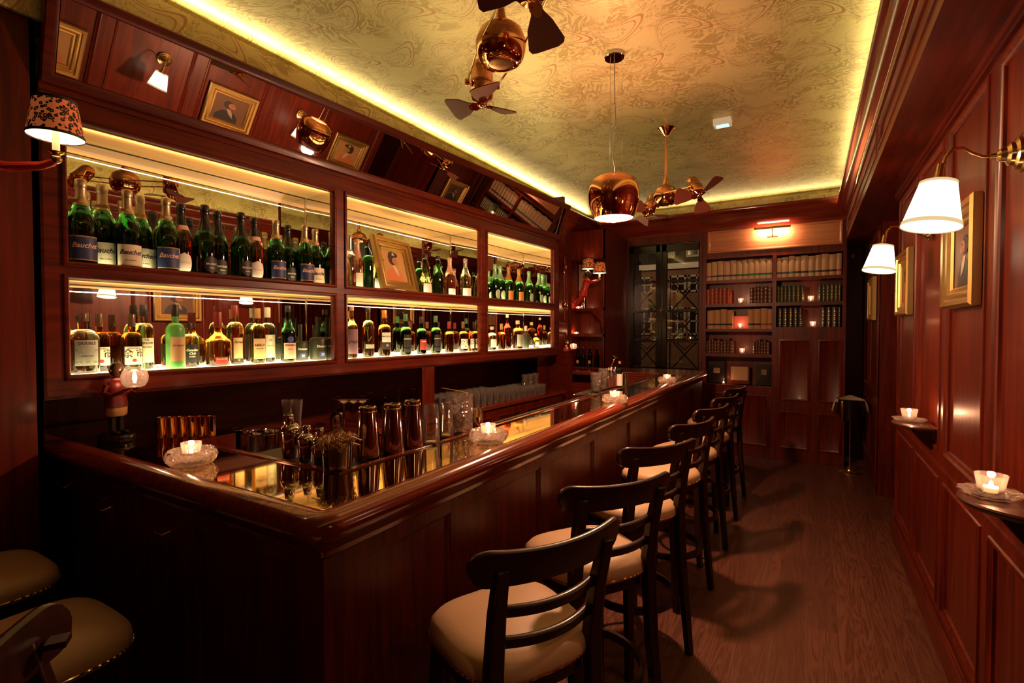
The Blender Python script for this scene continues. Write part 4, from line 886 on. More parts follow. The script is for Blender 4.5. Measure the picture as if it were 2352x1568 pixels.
# herb glass
h=mixing('ribbed glass at the bar corner packed with curly twists',776,1082,1012,.050,'thin',1.12,'herb_glass'); 
mb=MB(); rr=random.Random(3)
for i in range(150):
    a=rr.uniform(0,2*PI); q=rr.uniform(0,.036); b=Vector((q*math.cos(a),q*math.sin(a),.02)); tp=Vector(((q+.025)*math.cos(a),(q+.025)*math.sin(a),rr.uniform(.085,.128)))
    k1=rr.uniform(0,6); c1=tp+Vector((.014*math.cos(k1),.014*math.sin(k1),.012)); c2=tp+Vector((.030*math.cos(k1+1.5),.030*math.sin(k1+1.5),-.004))
    mb.tube([b,(b+tp)/2,tp,c1,c2],.0017,5)
o=mb.build('dried_twists',plain('olive_twists',(.50,.30,.10),.5)); o.location=h.location; tag(o,'curly dried olive-brown twists standing in the ribbed glass','twists',kind='stuff')
# cobbler shakers
def cobbler(label,px,ybase,ytop,s,tilt):
    x,y,z=lay(px,ybase); hh=at(px,ytop,Y=y).z-z; k=hh/.20; t=thing('cobbler_shaker',label,'shaker',(x,y,z),0,'cobbler shakers'); t.scale=(k,k,k)
    MB().lathe([(.034,0),(.036,.004),(.040,.06),(.043,.115),(.042,.118),(0,.118)],32).build('shaker_body',M['darkchrome'],t,fix=True,smooth=50)
    MB().lathe([(.044,.112),(.046,.116),(.045,.125),(.041,.138),(.030,.152),(.022,.158),(0,.158)],32,T(0,0,0,0,0,0)).build('shoulder',M['steel'],t,fix=True,smooth=50)
    MB().lathe([(.024,.152),(.025,.156),(.021,.196),(.018,.200),(0,.200)],28,T(.0,0,0)@Matrix.Rotation(tilt,4,'X')).build('shaker_cap',M['steel'],t,fix=True,smooth=50)
cobbler('large steel cobbler shaker, leftmost of three at the inner bar corner',668,1050,950,1,.05)
cobbler('small steel cobbler shaker, middle of three at the inner bar corner',703,1060,977,1,-.04)
cobbler('small steel cobbler shaker, rightmost of three at the inner bar corner',738,1064,981,1,.04)
# copper mugs
for i,(px,yb,yt) in enumerate(((384,995,950),(402,997,952),(420,1001,955),(438,1004,957),(456,1008,960),(470,1013,962))):
    x,y,z=-2.60+.032*i,1.165+.028*i,BZ; h=.092; t=thing('copper_mug','straight copper cup on the left bar end, %s in its row'%['leftmost','second','third','fourth','fifth','rightmost'][i],'cup',(x,y,z),0,'copper cups on the left bar end')
    MB().lathe([(.018,0),(.020,.003),(.0215,h-.004),(.0235,h),(.021,h),(.0195,h-.006),(.018,.006),(0,.006)],28).build('cup_wall',M['copper'],t,fix=True)
def pot(label,x,y,z,r,h,name='steel_container',m='steel'):
    t=thing(name,label,'container',(x,y,z),0,'steel containers on the worktop'); MB().lathe([(r,0),(r*1.0,.003),(r,h-.006),(r*1.05,h-.003),(r*1.05,h),(r*.97,h),(r*.95,h-.01),(r*.94,.006),(0,.006)],28).build('pot_wall',M[m],t,fix=True)
pot('large steel ice bucket with dark inside right of the copper cups',-2.22,1.42,.975,.085,.165,'ice_bucket')
zz=.975
for i,(px,py,r,h) in enumerate(((556,1012,.036,.085),(578,1018,.036,.075),(600,1012,.034,.105),(624,1016,.036,.115),(642,1010,.034,.11),(570,1002,.036,.10),(592,1000,.036,.11),(612,998,.034,.11))):
    p=at(px,py+18,Z=zz); pot('small steel pot behind the left bar edge, %s from the ice bucket'%ordn[i],min(p.x,-1.62),min(max(p.y,1.40),1.56) ,zz,r,h)
# ================= GLASSWARE ON THE BACK COUNTER =================
CZ=.915
def tumbler():
    t=thing('tumbler','clear tumbler in the dense rows on the back counter','glass',(0,0,0),0,'tumblers on the back counter')
    MB().lathe([(.029,0),(.031,.003),(.036,.13),(.0345,.13),(.030,.010),(0,.009)],32,flute=(.05,16,.0,.12)).build('glass_wall',M['rowglass'],t,fix=True); return t
t0=None
us=au(1010,900,-.08)[0]
for i in range(17):
    for j in range(4):
        u=2.42+i*.098; v=-.00-j*.082
        if u>4.05: continue
        p=wu(v,u+(.01 if j%2 else 0),CZ)
        if t0 is None: t0=tumbler(); t0.location=p
        else: dup(t0,p,0,scale=(1,1,1.0 if i<9 else .82))
w0=None
def wineglass(label,group):
    t=thing('wine_glass',label,'glass',(0,0,0),0,group)
    MB().lathe([(.026,0),(.033,.03),(.041,.075),(.036,.11),(.018,.128),(.004,.136),(.0035,.20),(.004,.222),(.030,.228),(.033,.230),(.033,.232),(0,.232)],24).build('glass_wall',M['thin'],t,fix=True,smooth=60); return t
wl='upturned stemmed wine glass right beside the counter support post'
for i,(u,v) in enumerate(((1.98,-.12),(2.12,-.10),(2.10,-.25),(2.27,-.06),(2.30,-.20),(2.0,-.30),(1.62,-.10),(1.50,-.22),(1.76,-.2),(1.40,-.12))):
    p=wu(v,u,CZ)
    if w0 is None: w0=wineglass(wl,'wine glasses on the back counter'); w0.location=p
    else: dup(w0,p,0,None if u>1.9 else 'upturned stemmed wine glass on the back counter left of the support post',None if u>1.9 else 'wine glasses left of the post')
for i,px in enumerate((790,812,832)):
    p=at(px,1000,Z=.975); y=1.72+.05*i; q=at(px,918,Y=y); 
    t=dup(w0,(q.x,y,.97 if False else q.z-.232-.0),0,'upturned wine glass behind the first shaker tin, %s of three'%['left','middle','right'][i],'wine glasses behind the tins'); t.location=(q.x,y,.815); t.scale=(1.0,1.0,(q.z-.815)/.232)
for i,(px,yt) in enumerate(((660,918),(682,918))):
    q=at(px,yt,Y=1.95); t=thing('carafe','tall clear flared glass behind the cobbler shakers, %s one'%['left','right'][i],'glass',(q.x,1.95,.915 if q.x<-2.3 else .80),0,'flared glasses'); 
    hh=q.z-t.location.z; MB().lathe([(.032,0),(.026,hh*.3),(.024,hh*.6),(.036,hh),(.034,hh),(.022,hh*.6),(.024,hh*.3),(0,.01)],24).build('glass_wall',M['tumbler'],t,fix=True)
for i in range(3):
    p=wu(-.10,3.78+.11*i,CZ); t=thing('ribbed_jar','tall ribbed glass at the far end of the back counter, %s of three'%['nearest','middle','farthest'][i],'glass',p,0,'ribbed tall glasses')
    MB().lathe([(.03,0),(.032,.01),(.036,.22),(.034,.22),(.028,.02),(0,.015)],24,flute=(.05,10,.0,.23)).build('glass_wall',M['crystal'],t,fix=True)
# far group of tools on the inner edge of the bar
def gl(label,px,yb,yt,r,m,fl=1.08,name='bar_glass',cat='glass'): return mixing(label,px,yb,yt,r,m,fl,name,cat,BZ+.008,'tools at the far inner bar edge')
mb=MB().box(bx1-.16,bx1-.02,3.55,4.15,BZ-.002,BZ+.008); tag(mb.build('bar_tray',M['black']),'black mat under the glasses at the far inner bar edge','mat')
gl('cut glass tumbler left of the spiral bar spoon glass',1370,899,856,.045,'crystal')
s=gl('faceted mixing glass holding the spiral bar spoon',1386,893,846,.040,'crystal')
mb=MB(); L0=Vector((-.02,0,.02)); L1=Vector((.085,.05,.265)); pts=[L0.lerp(L1,i/40)+Vector((.004*math.cos(i*1.3),.004*math.sin(i*1.3),0)) for i in range(41)]
mb.tube(pts,.003,5); mb.lathe([(0,0),(.022,.003),(.022,.006),(0,.006)],16,Matrix.Translation(L1)@Matrix.Rotation(R(30),4,'Y')); o=mb.build('bar_spoon',M['steel']); o.location=s.location; tag(o,'twisted steel bar spoon leaning out of the mixing glass','spoon')
for i,px in enumerate((1398,1405,1413)):
    t=gl('brown leather-banded steel tumbler, %s of three'%['left','middle','right'][i],px,889-i,842,.020,'steel',1.05,'steel_tumbler'); hh=.19
    MB().lathe([(.0225,.0),(.0235,.09)],20).build('leather_band',plain('brown_leather_band',(.13,.03,.015),.4) if 'lb' not in M else M['lb'],t); M.setdefault('lb',t.children[-1].data.materials[0])
gl('small silver goblet right of the label bottle',1435,885,857,.018,'steel',1.35,'goblet','goblet')
# lemon squeezer / strainer
p=at(1362,906,Z=BZ+.008); o=thing('cocktail_strainer','small steel strainer lying at the inner bar edge','strainer',(p.x,p.y,BZ+.008)); MB().lathe([(.035,0),(.036,.004),(.030,.008),(0,.010)],20).build('strainer_plate',M['steel'],o,fix=True); MB().tube([(-.03,-.02,.006),(-.10,-.13,.006)],.005,6,sq=(1,.5)).build('handle',M['steel'],o)
# champagne bucket stand with cloth
cs=thing('wine_cooler_stand','brass-poled wine cooler stand in the dark far right corner','stand',(.405,6.80,0))
MB().lathe([(.11,0),(.11,.008),(.09,.020),(.05,.030),(.045,.045),(.025,.052),(.022,.070),(.008,.078),(.008,.60)],28).build('base_and_pole',M['brass'],cs,fix=True)
MB().lathe([(.095,.60),(.10,.61),(.118,.83),(.122,.835),(.115,.835),(.098,.62),(0,.615)],32).build('bucket',M['blackgloss'],cs,fix=True)
MB().lathe([(.012,.60),(.020,.63),(.020,.80),(.016,.82)],12,T(-.08,-.08,0)).build('bucket_handle',M['brass'],cs)
cl=MB(); n=24; vs=[];fs=[]
mb=MB(); mb.add([(-.13,-.06,.838),(.13,-.06,.838),(.13,.06,.838),(-.13,.06,.838),(0,-.0,.885)],[(0,1,4),(1,2,4),(2,3,4),(3,0,4)])
for s in(-1,1):
    pv=[(s*.13,-.06,.838),(s*.13,.06,.838)]
    strip=[]; 
    for i in range(7):
        y=-.06+.12*i/6; strip.append([(s*.13,y,.838),(s*(.150+.008*math.sin(i*2.2)),y*1.1,.79),(s*(.168+.014*math.sin(i*2.2)),y*1.25,.69+.02*(i%2))])
    for i in range(6): mb.add(strip[i]+strip[i+1],[(0,1,4,3),(1,2,5,4)])
o=mb.build('folded_cloth',M['cloth'],smooth=60); o.location=cs.location; q=o.modifiers.new('t','SOLIDIFY'); q.thickness=.004; tag(o,'cream cloth draped over the wine cooler','cloth')
# ================= BOTTLES =================
_tc={}
def text_geo(s,size,shear=0,font_w=1):
    key=(s,size,shear,font_w)
    if key in _tc: return _tc[key]
    c=bpy.data.curves.new('t','FONT'); c.body=s; c.size=size; c.align_x='CENTER'; c.align_y='CENTER'; c.shear=shear; c.offset=size*.02; c.resolution_u=2
    o=bpy.data.objects.new('t',c); me=bpy.data.meshes.new_from_object(o)
    g=([(v.co.x*font_w,v.co.y) for v in me.vertices],[tuple(p.vertices) for p in me.polygons])
    bpy.data.objects.remove(o); bpy.data.curves.remove(c); bpy.data.meshes.remove(me); _tc[key]=g; return g
lm={}
def lcol(n,c,**k):
    if n not in lm: lm[n]=plain('label_'+n,c,.55,**k)
    return lm[n]
lcol('cream',(.80,.72,.52)); lcol('blue',(.02,.035,.13)); lcol('blk',(.008,.008,.010)); lcol('white',(.85,.82,.72)); lcol('tan',(.55,.36,.17)); lcol('gold',(.62,.42,.16)); lcol('pink',(.80,.50,.38)); lcol('orange',(.80,.33,.09)); lcol('ink',(.03,.02,.02)); lcol('inkred',(.30,.03,.02)); lcol('pale',(.85,.80,.70)); lcol('peach',(.75,.42,.30)); lcol('mauve',(.25,.14,.18)); lcol('mint',(.45,.62,.40)); lcol('bluebox',(.05,.07,.25)); lcol('redbox',(.30,.02,.02)); lcol('grey',(.35,.36,.30))
foil={'gold':metal('pale_gold_foil',(.62,.52,.36),.35),'black':plain('black_foil',(.012,.012,.014),.25,Coat_Weight=.5),'green':plain('mint_green_foil',(.30,.62,.32),.35,metal=.5),'orange':plain('amber_foil',(.62,.30,.07),.35,metal=.4),'pink':plain('blush_foil',(.75,.42,.30),.35,metal=.4),'silver':metal('silver_foil',(.75,.74,.68),.3),'brown':plain('brown_cap',(.10,.045,.02),.35,Coat_Weight=.4),'burgundy':plain('burgundy_cap',(.22,.02,.015),.35),'white':plain('ivory_cap',(.8,.76,.62),.5),'cork':plain('cork_stopper',(.50,.30,.12),.7),'blackcap':plain('black_cap',(.02,.018,.015),.4),'dgreen':plain('green_cap',(.04,.16,.07),.4)}
#  kind: R,Hb,rn,hs,H,cap,capr,style
K=dict(champ=(.0445,.155,.0150,.115,.320,.032,.0175,'s'),whisky=(.0405,.150,.0145,.030,.265,.060,.0150,'r'),round=(.039,.175,.0145,.040,.300,.055,.0155,'r'),tall=(.036,.185,.0140,.045,.310,.030,.0155,'r'),squat=(.050,.120,.0150,.045,.225,.030,.0190,'r'),club=(.046,.140,.0130,.035,.235,.030,.0175,'r'),dalm=(.054,.110,.0150,.050,.250,.075,.0170,'s'),fern=(.0385,.150,.0145,.095,.310,.035,.0160,'s'),dict_=(.047,.110,.0115,.020,.240,.030,.0135,'r'),cone=(.045,.05,.0150,.14,.270,.030,.0175,'s'),flute=(.038,.20,.0135,.06,.34,.030,.0150,'s'),lap=(.040,.165,.0145,.035,.29,.05,.0155,'r'),dec=(.042,.11,.018,.02,.16,.02,.02,'r'))
def prof_of(k):
    Rr,Hb,rn,hs,H_,cap,cr_,st=K[k]; p=[(Rr*.88,0),(Rr*.97,.002),(Rr,.008),(Rr,Hb)]
    for i in range(1,9):
        t=i/8
        if st=='r': p.append((rn+(Rr-rn)*math.cos(t*PI/2),Hb+hs*math.sin(t*PI/2)**1.0)) 
        else: p.append((rn+(Rr-rn)*(.5+.5*math.cos(t*PI))**(1.15),Hb+hs*t))
    p.append((rn,H_-.012)); p.append((rn,H_-.004)); return p
def rad_at(p,z):
    for (r0,z0),(r1,z1) in zip(p,p[1:]):
        if z0<=z<=z1 and z1>z0: return r0+(r1-r0)*(z-z0)/(z1-z0)
    return p[-1][0]
meshes={}
def bmesh_cached(key,fn):
    if key not in meshes: meshes[key]=fn()
    return meshes[key]
def arc(p,z0,z1,half,m,name,par,dr=.0007,oval=False,ctr=0):
    mb=MB(); n=14; k=8; vs=[];fs=[]
    for j in range(k+1):
        z=z0+(z1-z0)*j/k; hw=half*(math.sqrt(max(0,1-(2*j/k-1)**2))**.7 if oval else 1)+1e-4; r=rad_at(p,z)+dr
        for i in range(n+1): a=ctr-hw+2*hw*i/n; vs.append((r*math.cos(a),r*math.sin(a),z))
    for j in range(k):
        for i in range(n): a=j*(n+1)+i; fs.append((a,a+1,a+n+2,a+n+1))
    return mb.add(vs,fs).build(name,m,par,smooth=60)
def btext(p,s,size,z,m,par,shear=0,fw=1,ctr=0):
    v,f=text_geo(s,size,shear,fw); r=rad_at(p,z)+.0016
    MB().add([(r*math.cos(ctr+x/r),r*math.sin(ctr+x/r),z+y) for x,y in v],f).build('lettering',m,par,smooth=0,weld=False)
def bottle(kind,label,loc,face,s,g,cap,group,lab=None,texts=(),foilz=None,extra=None,name='bottle'):
    p=prof_of(kind); Rr,Hb,rn,hs,H_,cp,cr_,st=K[kind]
    b=thing(name,label,'bottle',loc,face,group); b.scale=(s,s,s)
    MB().lathe(p,36).build('glass_body',M[g],b,fix=True,smooth=60)
    if foilz:
        q=[(r+.0010,z) for r,z in [(rad_at(p,foilz+(H_-.03-foilz)*i/8),foilz+(H_-.03-foilz)*i/8) for i in range(9)]]
        q+=[(cr_,H_-.028),(cr_*1.03,H_-.022),(cr_,H_-.004),(cr_*.8,H_),(0,H_)]
        MB().lathe(q,28).build('foil',foil[cap],b,fix=True,smooth=50)
    elif cap:
        q=[(cr_*.98,H_-cp),(cr_,H_-cp+.003),(cr_,H_-.003),(cr_*.94,H_),(0,H_)]
        MB().lathe(q,24).build('cap',foil[cap],b,fix=True,smooth=50)
    for (z0,z1,half,c,ov) in (lab or ()):
        L_=arc(p,z0,z1,half,lm[c],'label',b,oval=ov)
        for (tx,sz,z,c2,sh,fw) in texts:
            if z0<=z<=z1: btext(p,tx,sz,z,lm[c2],L_,sh,fw)
    if extra: extra(b,p,H_)
    return b
def collar(b,p,H_): MB().lathe([(rad_at(p,.235)+.002,.228),(rad_at(p,.240)+.002,.245)],28,cap=False).build('neck_collar',lm['gold'],b)
def pcollar(b,p,H_): MB().lathe([(rad_at(p,z)+.0014,z) for z in(.205,.215,.225)],28,cap=False).build('neck_band',lm['pink'],b)
def strip(b,p,H_): 
    mb=MB(); r=rad_at(p,H_-.07)+.004; mb.add([(r*math.cos(a),r*math.sin(a),z) for z in(H_-.075,H_-.03) for a in(1.3,1.55,1.8)],[(0,1,4,3),(1,2,5,4)]); mb.build('tax_strip',lm['cream'],b,smooth=0)
def swing(b,p,H_):
    mb=MB(); mb.tube([(.017,.0,H_-.03),(.024,.014,H_-.06),(.022,.020,H_-.11),(.03,.024,H_-.15)],.0016,6); mb.ball((.024,.022,H_-.085),.006,10,8); mb.tube([(.018*math.cos(a),.018*math.sin(a),H_-.03) for a in [2*PI*i/14 for i in range(14)]],.0018,6,closed=True); mb.build('swing_wire',M['steel'],b)
CH=dict(
 CB=('champ','g_green','gold',.225,[(.030,.112,1.0,'blue',False),(.028,.033,1.0,'gold',False),(.108,.114,1.0,'gold',False)],[('Bauchet',.026,.080,'pink',.35,.9)],collar),
 CC=('champ','g_green','gold',.225,[(.028,.105,1.0,'cream',False),(.024,.028,1.0,'gold',False)],[('Bauchet',.026,.075,'ink',.35,.9),('Blanc de Blancs',.006,.045,'ink',0,1)],collar),
 CK=('champ','g_dark','black',.205,[(.022,.098,.72,'blk',True)],[('BAUCHET',.011,.062,'cream',0,1),('RÉSERVE',.006,.045,'cream',0,1)],None),
 CR=('champ','g_rose','black',.225,[(.018,.105,.70,'pale',True)],[('BAUCHET',.011,.062,'pink',0,1)],pcollar))
b1='champagne bottles on the first upper shelf'
def put(px,ytop,v,z):
    if z<1.7:
        u,_=au(px,700,v-.03); v=max(v-.03,mv(u)+.055)
    u,_=au(px,(ytop+(840 if z<1.7 else 620))/2,v); p=wu(v,u,z); zt=au(px,ytop,v)[1]; return p,zt-z
def face_for(p,extra=0): return math.atan2(-p.y,-p.x)*.42+R(extra)
ZU=ZU0-.027; ZL=ZL0-.003
pos=['left','second']
for (px,yt,v,c,lbl,ex) in ((187,412,-.062,'CB','large champagne bottle with blue label at the left end of the upper shelf',0),(236,425,-.15,'CC','champagne bottle with cream label right of the leftmost blue one',0),(293,437,-.068,'CC','large cream-labelled champagne bottle in front, upper left bay',0),(322,450,-.165,'CC','cream-labelled champagne bottle half hidden behind the large one',0),(382,455,-.085,'CB','blue-labelled champagne bottle left of the rosé, upper left bay',0),(416,468,-.11,'CR','rosé champagne bottle with pale label beside the blue-labelled one',0),(471,471,-.07,'CK','black-labelled champagne bottle right of the first rosé',18),(499,485,-.12,'CK','black-labelled champagne bottle tucked behind its twin',10),(554,488,-.07,'CK','black-labelled champagne bottle left of the second rosé',18),(584,500,-.10,'CR','second rosé champagne bottle of the upper left bay',0),(634,506,-.075,'CB','blue-labelled champagne bottle right of the second rosé',10),(661,517,-.12,'CK','black-labelled champagne bottle near the bay corner, slightly behind',10),(700,517,-.07,'CB','blue-labelled champagne bottle in front of the bay corner',10),(724,526,-.10,'CC','cream-labelled champagne bottle second from the bay end',6),(752,533,-.12,'CC','cream-labelled champagne bottle at the right end of the upper left bay',6)):
    k,g,cp,fz0,lab,tx,exx=CH[c]; p,h=put(px,yt,v,ZU); bottle(k,lbl,p,face_for(p,ex),h/K[k][4],g,cp,b1,lab,tx,fz0,exx)
# lower left bay
b2='spirit bottles on the first lower shelf'
YO=[(.028,.112,.95,'cream',False)]; YOt=[('余 市',.044,.078,'ink',0,.9),('SINGLE MALT',.0075,.104,'ink',0,1),('余',.0001,.03,'ink',0,1)]
def seal(b,p,H_): arc(p,.040,.056,.20,lm['inkred'],'wax_seal',b,.0018,True)
for (px,yt,v,kind,g,cp,lab,tx,ex,lbl,fc) in (
 (190,719,-.10,'squat','g_clear','brown',[(.03,.125,.75,'grey',False),(.03,.100,.75,'white',False)],[('DOUBLE',.016,.112,'ink',0,.9),('BARLEY SPIRIT',.006,.065,'ink',0,1)],None,'clear round-shouldered bottle at the left end of the lower shelf',5),
 (228,720,-.155,'whisky','g_brown','brown',YO,YOt,seal,'amber whisky with kanji label behind the clear bottle',0),
 (303,721,-.115,'whisky','g_brown','brown',YO,YOt,seal,'amber whisky with kanji label in front, above the figurine bowl',0),
 (331,700,-.175,'round','g_straw','blackcap',[(.030,.145,.95,'cream',False)],[('THE',.010,.135,'ink',0,1),('GLENLIVET',.014,.120,'ink',0,.9),('NÀDURRA',.010,.102,'inkred',0,1)],strip,'pale malt whisky with cream label behind the kanji bottle',0),
 (403,700,-.055,'round','g_brightgreen','blackcap',[(.035,.150,.9,'tan',False)],[('Springbank',.012,.11,'inkred',.3,1)],None,'frosted bright green bottle with tan label in front of the lower left bay',6),
 (435,741,-.135,'club','g_straw','blackcap',[(.025,.120,.85,'blk',False)],[('Canadian',.018,.090,'white',.4,.85),('Club',.018,.072,'white',.4,.9),('CLASSIC',.008,.055,'white',0,1)],None,'whisky with black script label right of the frosted green bottle',0),
 (501,716,-.10,'dalm','g_amber','burgundy',[(.010,.042,.50,'redbox',False)],[('DALMORE',.010,.032,'tan',0,1)],None,'amber bell-shaped whisky with burgundy cap and stag badge',0),
 (540,701,-.15,'round','g_straw','burgundy',[(.030,.135,.60,'tan',False),(.012,.030,.60,'blk',False)],[('Arran',.018,.112,'ink',.3,1),('10',.012,.021,'orange',0,1)],strip,'pale whisky with arched tan label right of the stag bottle',6),
 (592,708,-.115,'round','g_honey','cork',[(.025,.135,.85,'tan',False)],[('AMRUT',.018,.098,'ink',0,1),('SINGLE MALT',.007,.080,'ink',0,1)],None,'honey whisky with orange-tan label in mid lower left bay',0),
 (615,706,-.175,'round','g_clear','white',[(.025,.150,.8,'cream',False)],[('10',.016,.12,'inkred',0,1),('YEARS OLD',.006,.09,'ink',0,1)],None,'clear bottle with cream label behind the honey whisky',0),
 (662,702,-.085,'fern','g_dark','blackcap',[(.018,.105,.95,'peach',False)],[('FERNET-BRANCA',.013,.092,'ink',0,.62),('SPECIALITÀ',.006,.07,'ink',0,1)],lambda b,p,H_:arc(p,.108,.142,.42,lm['bluebox'],'globe_badge',b,.0012,True),'dark green bitters bottle with peach label before the mirror corner',0),
 (690,745,-.125,'dict_','matte_olive','blackcap',[(.018,.050,.42,'bluebox',False)],[('20',.020,.034,'white',0,1)],lambda b,p,H_:btext(p,'Dictador',.018,.078,lm['white'],b),'matte black rum bottle partly behind the dark green bitters',0),
 (731,728,-.085,'dict_','matte_olive','blackcap',[(.018,.050,.42,'bluebox',False)],[('20',.020,.034,'white',0,1)],lambda b,p,H_:btext(p,'Dictador',.018,.078,lm['white'],b),'matte black rum bottle at the right end of the lower left bay',8)):
    p,h=put(px,yt,v,ZL); 
    s=h/K[kind][4]
    if kind=='squat': s*=1.0
    bottle(kind,lbl,p,face_for(p,fc),s,g,cp,b2,lab,tx[:2] if kind=='whisky' else tx,None,ex)
# middle bays
b3='bottles on the middle upper shelf'
for (px,yt,v,kind,g,cp,fz0,lab,ex,lbl,fc) in (
 (803,541,-.06,'flute','g_clear','silver',.25,[],None,'clear sparkling bottle at the left end of the middle upper bay',0),
 (820,549,-.12,'champ','g_rose','pink',.20,[(.02,.11,1.0,'cream',False)],None,'rosé champagne with cream label left of the swing-top bottle',0),
 (844,557,-.07,'tall','g_dark','blackcap',None,[],swing,'dark green swing-top bottle left of the leaning portrait',0),
 (867,562,-.14,'cone','g_olive','blackcap',None,[(.02,.08,.8,'white',False)],swing,'olive swing-top bottle partly behind the leaning portrait',0),
 (963,593,-.16,'tall','g_dark','blackcap',None,[(.03,.09,.8,'cream',False)],swing,'small dark green swing-top bottle right of the leaning portrait',0),
 (976,584,-.09,'cone','g_olive','blackcap',None,[(.01,.08,.7,'white',False)],swing,'olive cone-shaped swing-top bottle with white label',0),
 (1006,588,-.07,'champ','g_green','blackcap',None,[],swing,'green swing-top bottle in the right half of the middle upper bay',0),
 (1033,592,-.10,'champ','g_rose','pink',.20,[(.012,.075,.8,'white',False)],None,'rosé champagne with white label right of the green swing-top',4),
 (1069,594,-.08,'champ','g_straw','silver',.25,[(.01,.085,1.0,'white',False)],None,'clear champagne with white label near the right of the middle upper bay',0),
 (1093,600,-.10,'champ','g_straw','silver',.25,[(.01,.085,1.0,'white',False)],None,'clear champagne at the right end of the middle upper bay',0)):
    p,h=put(px,yt,v,ZU); bottle(kind,lbl,p,face_for(p,fc),h/K[kind][4],g,cp,b3,lab,(),fz0,ex)
b4='spirit bottles on the middle lower shelf'
for (px,yt,v,kind,g,cp,lab,tx,ex,lbl) in (
 (808,703,-.07,'flute','g_honey','cork',[(.03,.19,1.1,'mauve',False)],[('grappa',.03,.11,'ink',.3,1)],None,'tall slim bottle with mauve label at the left of the middle lower bay'),
 (846,706,-.09,'tall','g_straw','blackcap',[(.055,.082,.9,'grey',False)],[('PEAR',.012,.07,'cream',0,1)],lambda b,p,H_:(MB().tube([(0,0,.01),(.004,.004,.06),(-.004,.002,.12),(.006,-.004,.17)],.003,6).tube([(-.002,.002,.10),(.012,.010,.13)],.002,6).build('twig',foil['brown'],b)),'clear brandy bottle with a twig inside'),
 (883,712,-.085,'lap','g_amber','orange',[(.09,.150,.8,'pale',False),(.045,.090,.8,'ink',False)],[('MACALLAN',.012,.125,'ink',0,1),('25',.016,.07,'pale',0,1)],strip,'amber whisky with white over black label'),
 (932,721,-.08,'lap','g_green','dgreen',[(.055,.145,.75,'blk',False),(.02,.05,.75,'blk',False)],[('LAPHROAIG',.012,.115,'cream',0,1)],strip,'first green malt bottle with black label in the middle lower bay'),
 (968,727,-.08,'lap','g_dark','blackcap',[(.035,.115,.75,'inkred',False)],[('Zacapa',.014,.10,'cream',0,1)],None,'dark bottle with maroon label between the two green malts'),
 (1001,725,-.08,'lap','g_green','dgreen',[(.055,.145,.75,'blk',False),(.02,.05,.75,'blk',False)],[('LAPHROAIG',.012,.115,'cream',0,1)],None,'second green malt bottle with black label, right of the dark one'),
 (1032,738,-.08,'whisky','g_amber','burgundy',[],[],None,'bright amber unlabelled bottle right of the green malts'),
 (1064,738,-.10,'whisky','g_brown','brown',YO,YOt[:2],seal,'left of two whiskies with kanji labels in the middle lower bay'),
 (1085,738,-.075,'whisky','g_brown','brown',YO,YOt[:2],seal,'right of two whiskies with kanji labels in the middle lower bay')):
    p,h=put(px,yt,v,ZL); bottle(kind,lbl,p,face_for(p,0),h/K[kind][4],g,cp,b4,lab,tx,None,ex)
b5='champagne bottles on the far upper shelf'
for i,(px,yt,v,c) in enumerate(((1122,622,-.12,'g'),(1137,607,-.07,'g'),(1149,611,-.12,'g'),(1168,613,-.07,'o'),(1192,618,-.07,'o'),(1215,623,-.07,'g'),(1238,627,-.07,'g'),(1246,630,-.12,'g'),(1258,633,-.08,'g'))):
    p,h=put(px,yt,v,ZU); nm='green-foiled champagne' if c=='g' else 'orange-foiled champagne with orange label'
    bottle('champ','%s in the far upper bay, %s from its left end'%(nm,ordn[i]),p,face_for(p,12),h/K['champ'][4],'g_green','green' if c=='g' else 'orange',b5,[(.02,.105,.62,'mint',True)] if c=='g' else [(.02,.105,.8,'orange',False)],(),.20)
b6='spirit bottles on the far lower shelf'
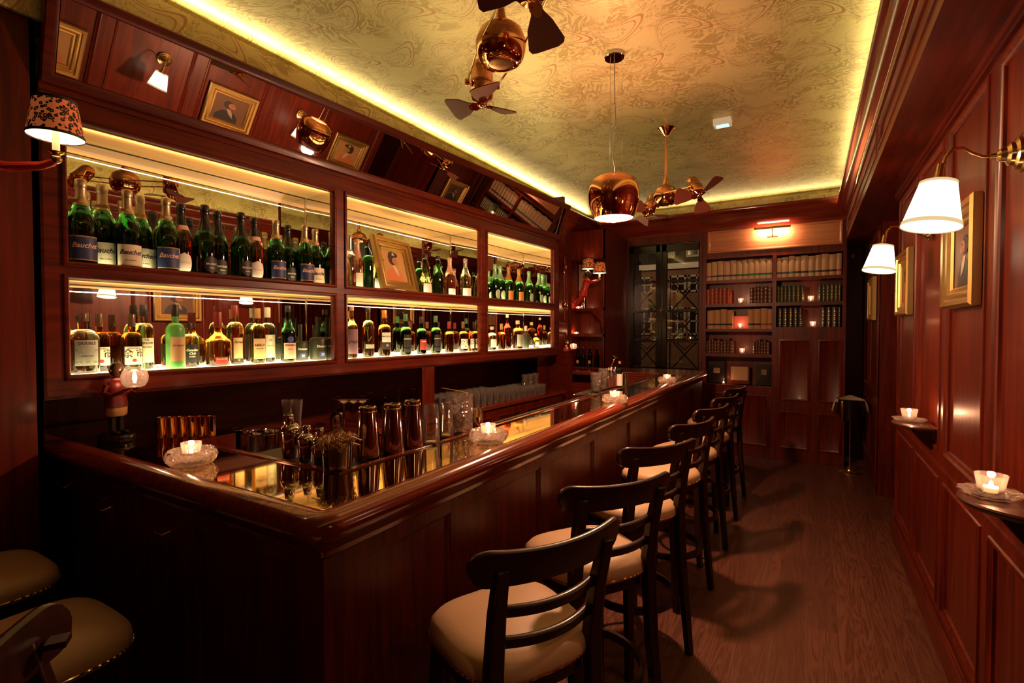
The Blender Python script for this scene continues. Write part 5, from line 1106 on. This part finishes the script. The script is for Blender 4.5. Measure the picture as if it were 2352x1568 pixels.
for (px,yt,v,kind,g,cp,lab,lbl) in (
 (1130,750,-.09,'club','g_straw','white',[(.03,.11,.8,'cream',False)],'short pale bottle with cream label at the left of the far lower bay'),
 (1152,743,-.08,'whisky','g_brown','cork',[],'dark bourbon bottle in the far lower bay'),
 (1165,722,-.14,'flute','g_red','white',[],'tall dark red bottle with ivory cap behind the bourbon'),
 (1189,736,-.08,'club','g_brown','white',[(.02,.12,.7,'grey',False)],'faceted dark decanter bottle with a pale stopper in the far lower bay'),
 (1208,748,-.08,'whisky','matte_olive','white',[],'matt olive bottle with pale neck strip in the far lower bay'),
 (1231,766,-.07,'squat','g_amber','cork',[(.02,.10,.8,'cream',False)],'small round amber flask with cream label in the far lower bay'),
 (1248,729,-.13,'round','g_pink','silver',[(.03,.12,.8,'pink',False)],'red liqueur bottle with pink label, second from the right end'),
 (1259,729,-.085,'round','g_pink','silver',[(.10,.14,.8,'blk',False),(.01,.05,.8,'peach',False)],'red liqueur bottle at the right end of the far lower bay')):
    p,h=put(px,yt,v,ZL); bottle(kind,lbl,p,face_for(p,0),h/K[kind][4],g,cp,b6,lab,(),None,None)
# twig inside the pear brandy is part of that bottle
# leaning portrait in the middle upper bay
ua,ub=au(876,640,-.05)[0],au(955,640,-.12)[0]
p0=wu(-.045,ua,ZU+.0); p1=wu(-.12,ub,ZU)
ang=math.atan2(p1.y-p0.y,p1.x-p0.x); wdt=.40
Mp=Matrix.Translation(((p0.x+p1.x)/2,(p0.y+p1.y)/2,ZU+.012))@Matrix.Rotation(ang,4,'Z')@Matrix.Rotation(R(-14),4,'X')
picture('small gilt-framed monkey portrait leaning among bottles on the middle upper shelf',(p1-p0).length+.03,.43,Mp,None,True)
# small label bottle on the bar far inner edge
x,y,z=lay(1423,889,BZ+.008); bottle('tall','small bottle with white label and yellow cap at the far inner bar edge',(x,y,z),R(-70),.72,'g_dark','orange',None,[(.02,.16,1.3,'pale',False)],(),None,None)
for i,(px,yt) in enumerate(((1316,812),(1328,818),(1340,816),(1355,815),(1371,823))):
    q=at(px,853,Y=6.22); bottle('tall' if i%2 else 'fern','dark bottle on the low shelf of the corner cabinet, %s from the left'%ordn[i],(q.x,6.22,1.13),R(-90),.85,'g_dark','blackcap','dark bottles in the corner cabinet',[(.05,.10,.6,'tan',False)] if i in(1,3) else [],(),None,None)
o=thing('steel_shaker','tall polished steel shaker beside the candle in the corner cabinet','shaker',(at(1340,700,Y=6.16).x,6.18,1.87)); MB().lathe([(.032,0),(.034,.1),(.030,.14),(.018,.17),(.016,.19),(0,.195)],24).build('shaker_body',M['steel'],o,fix=True)
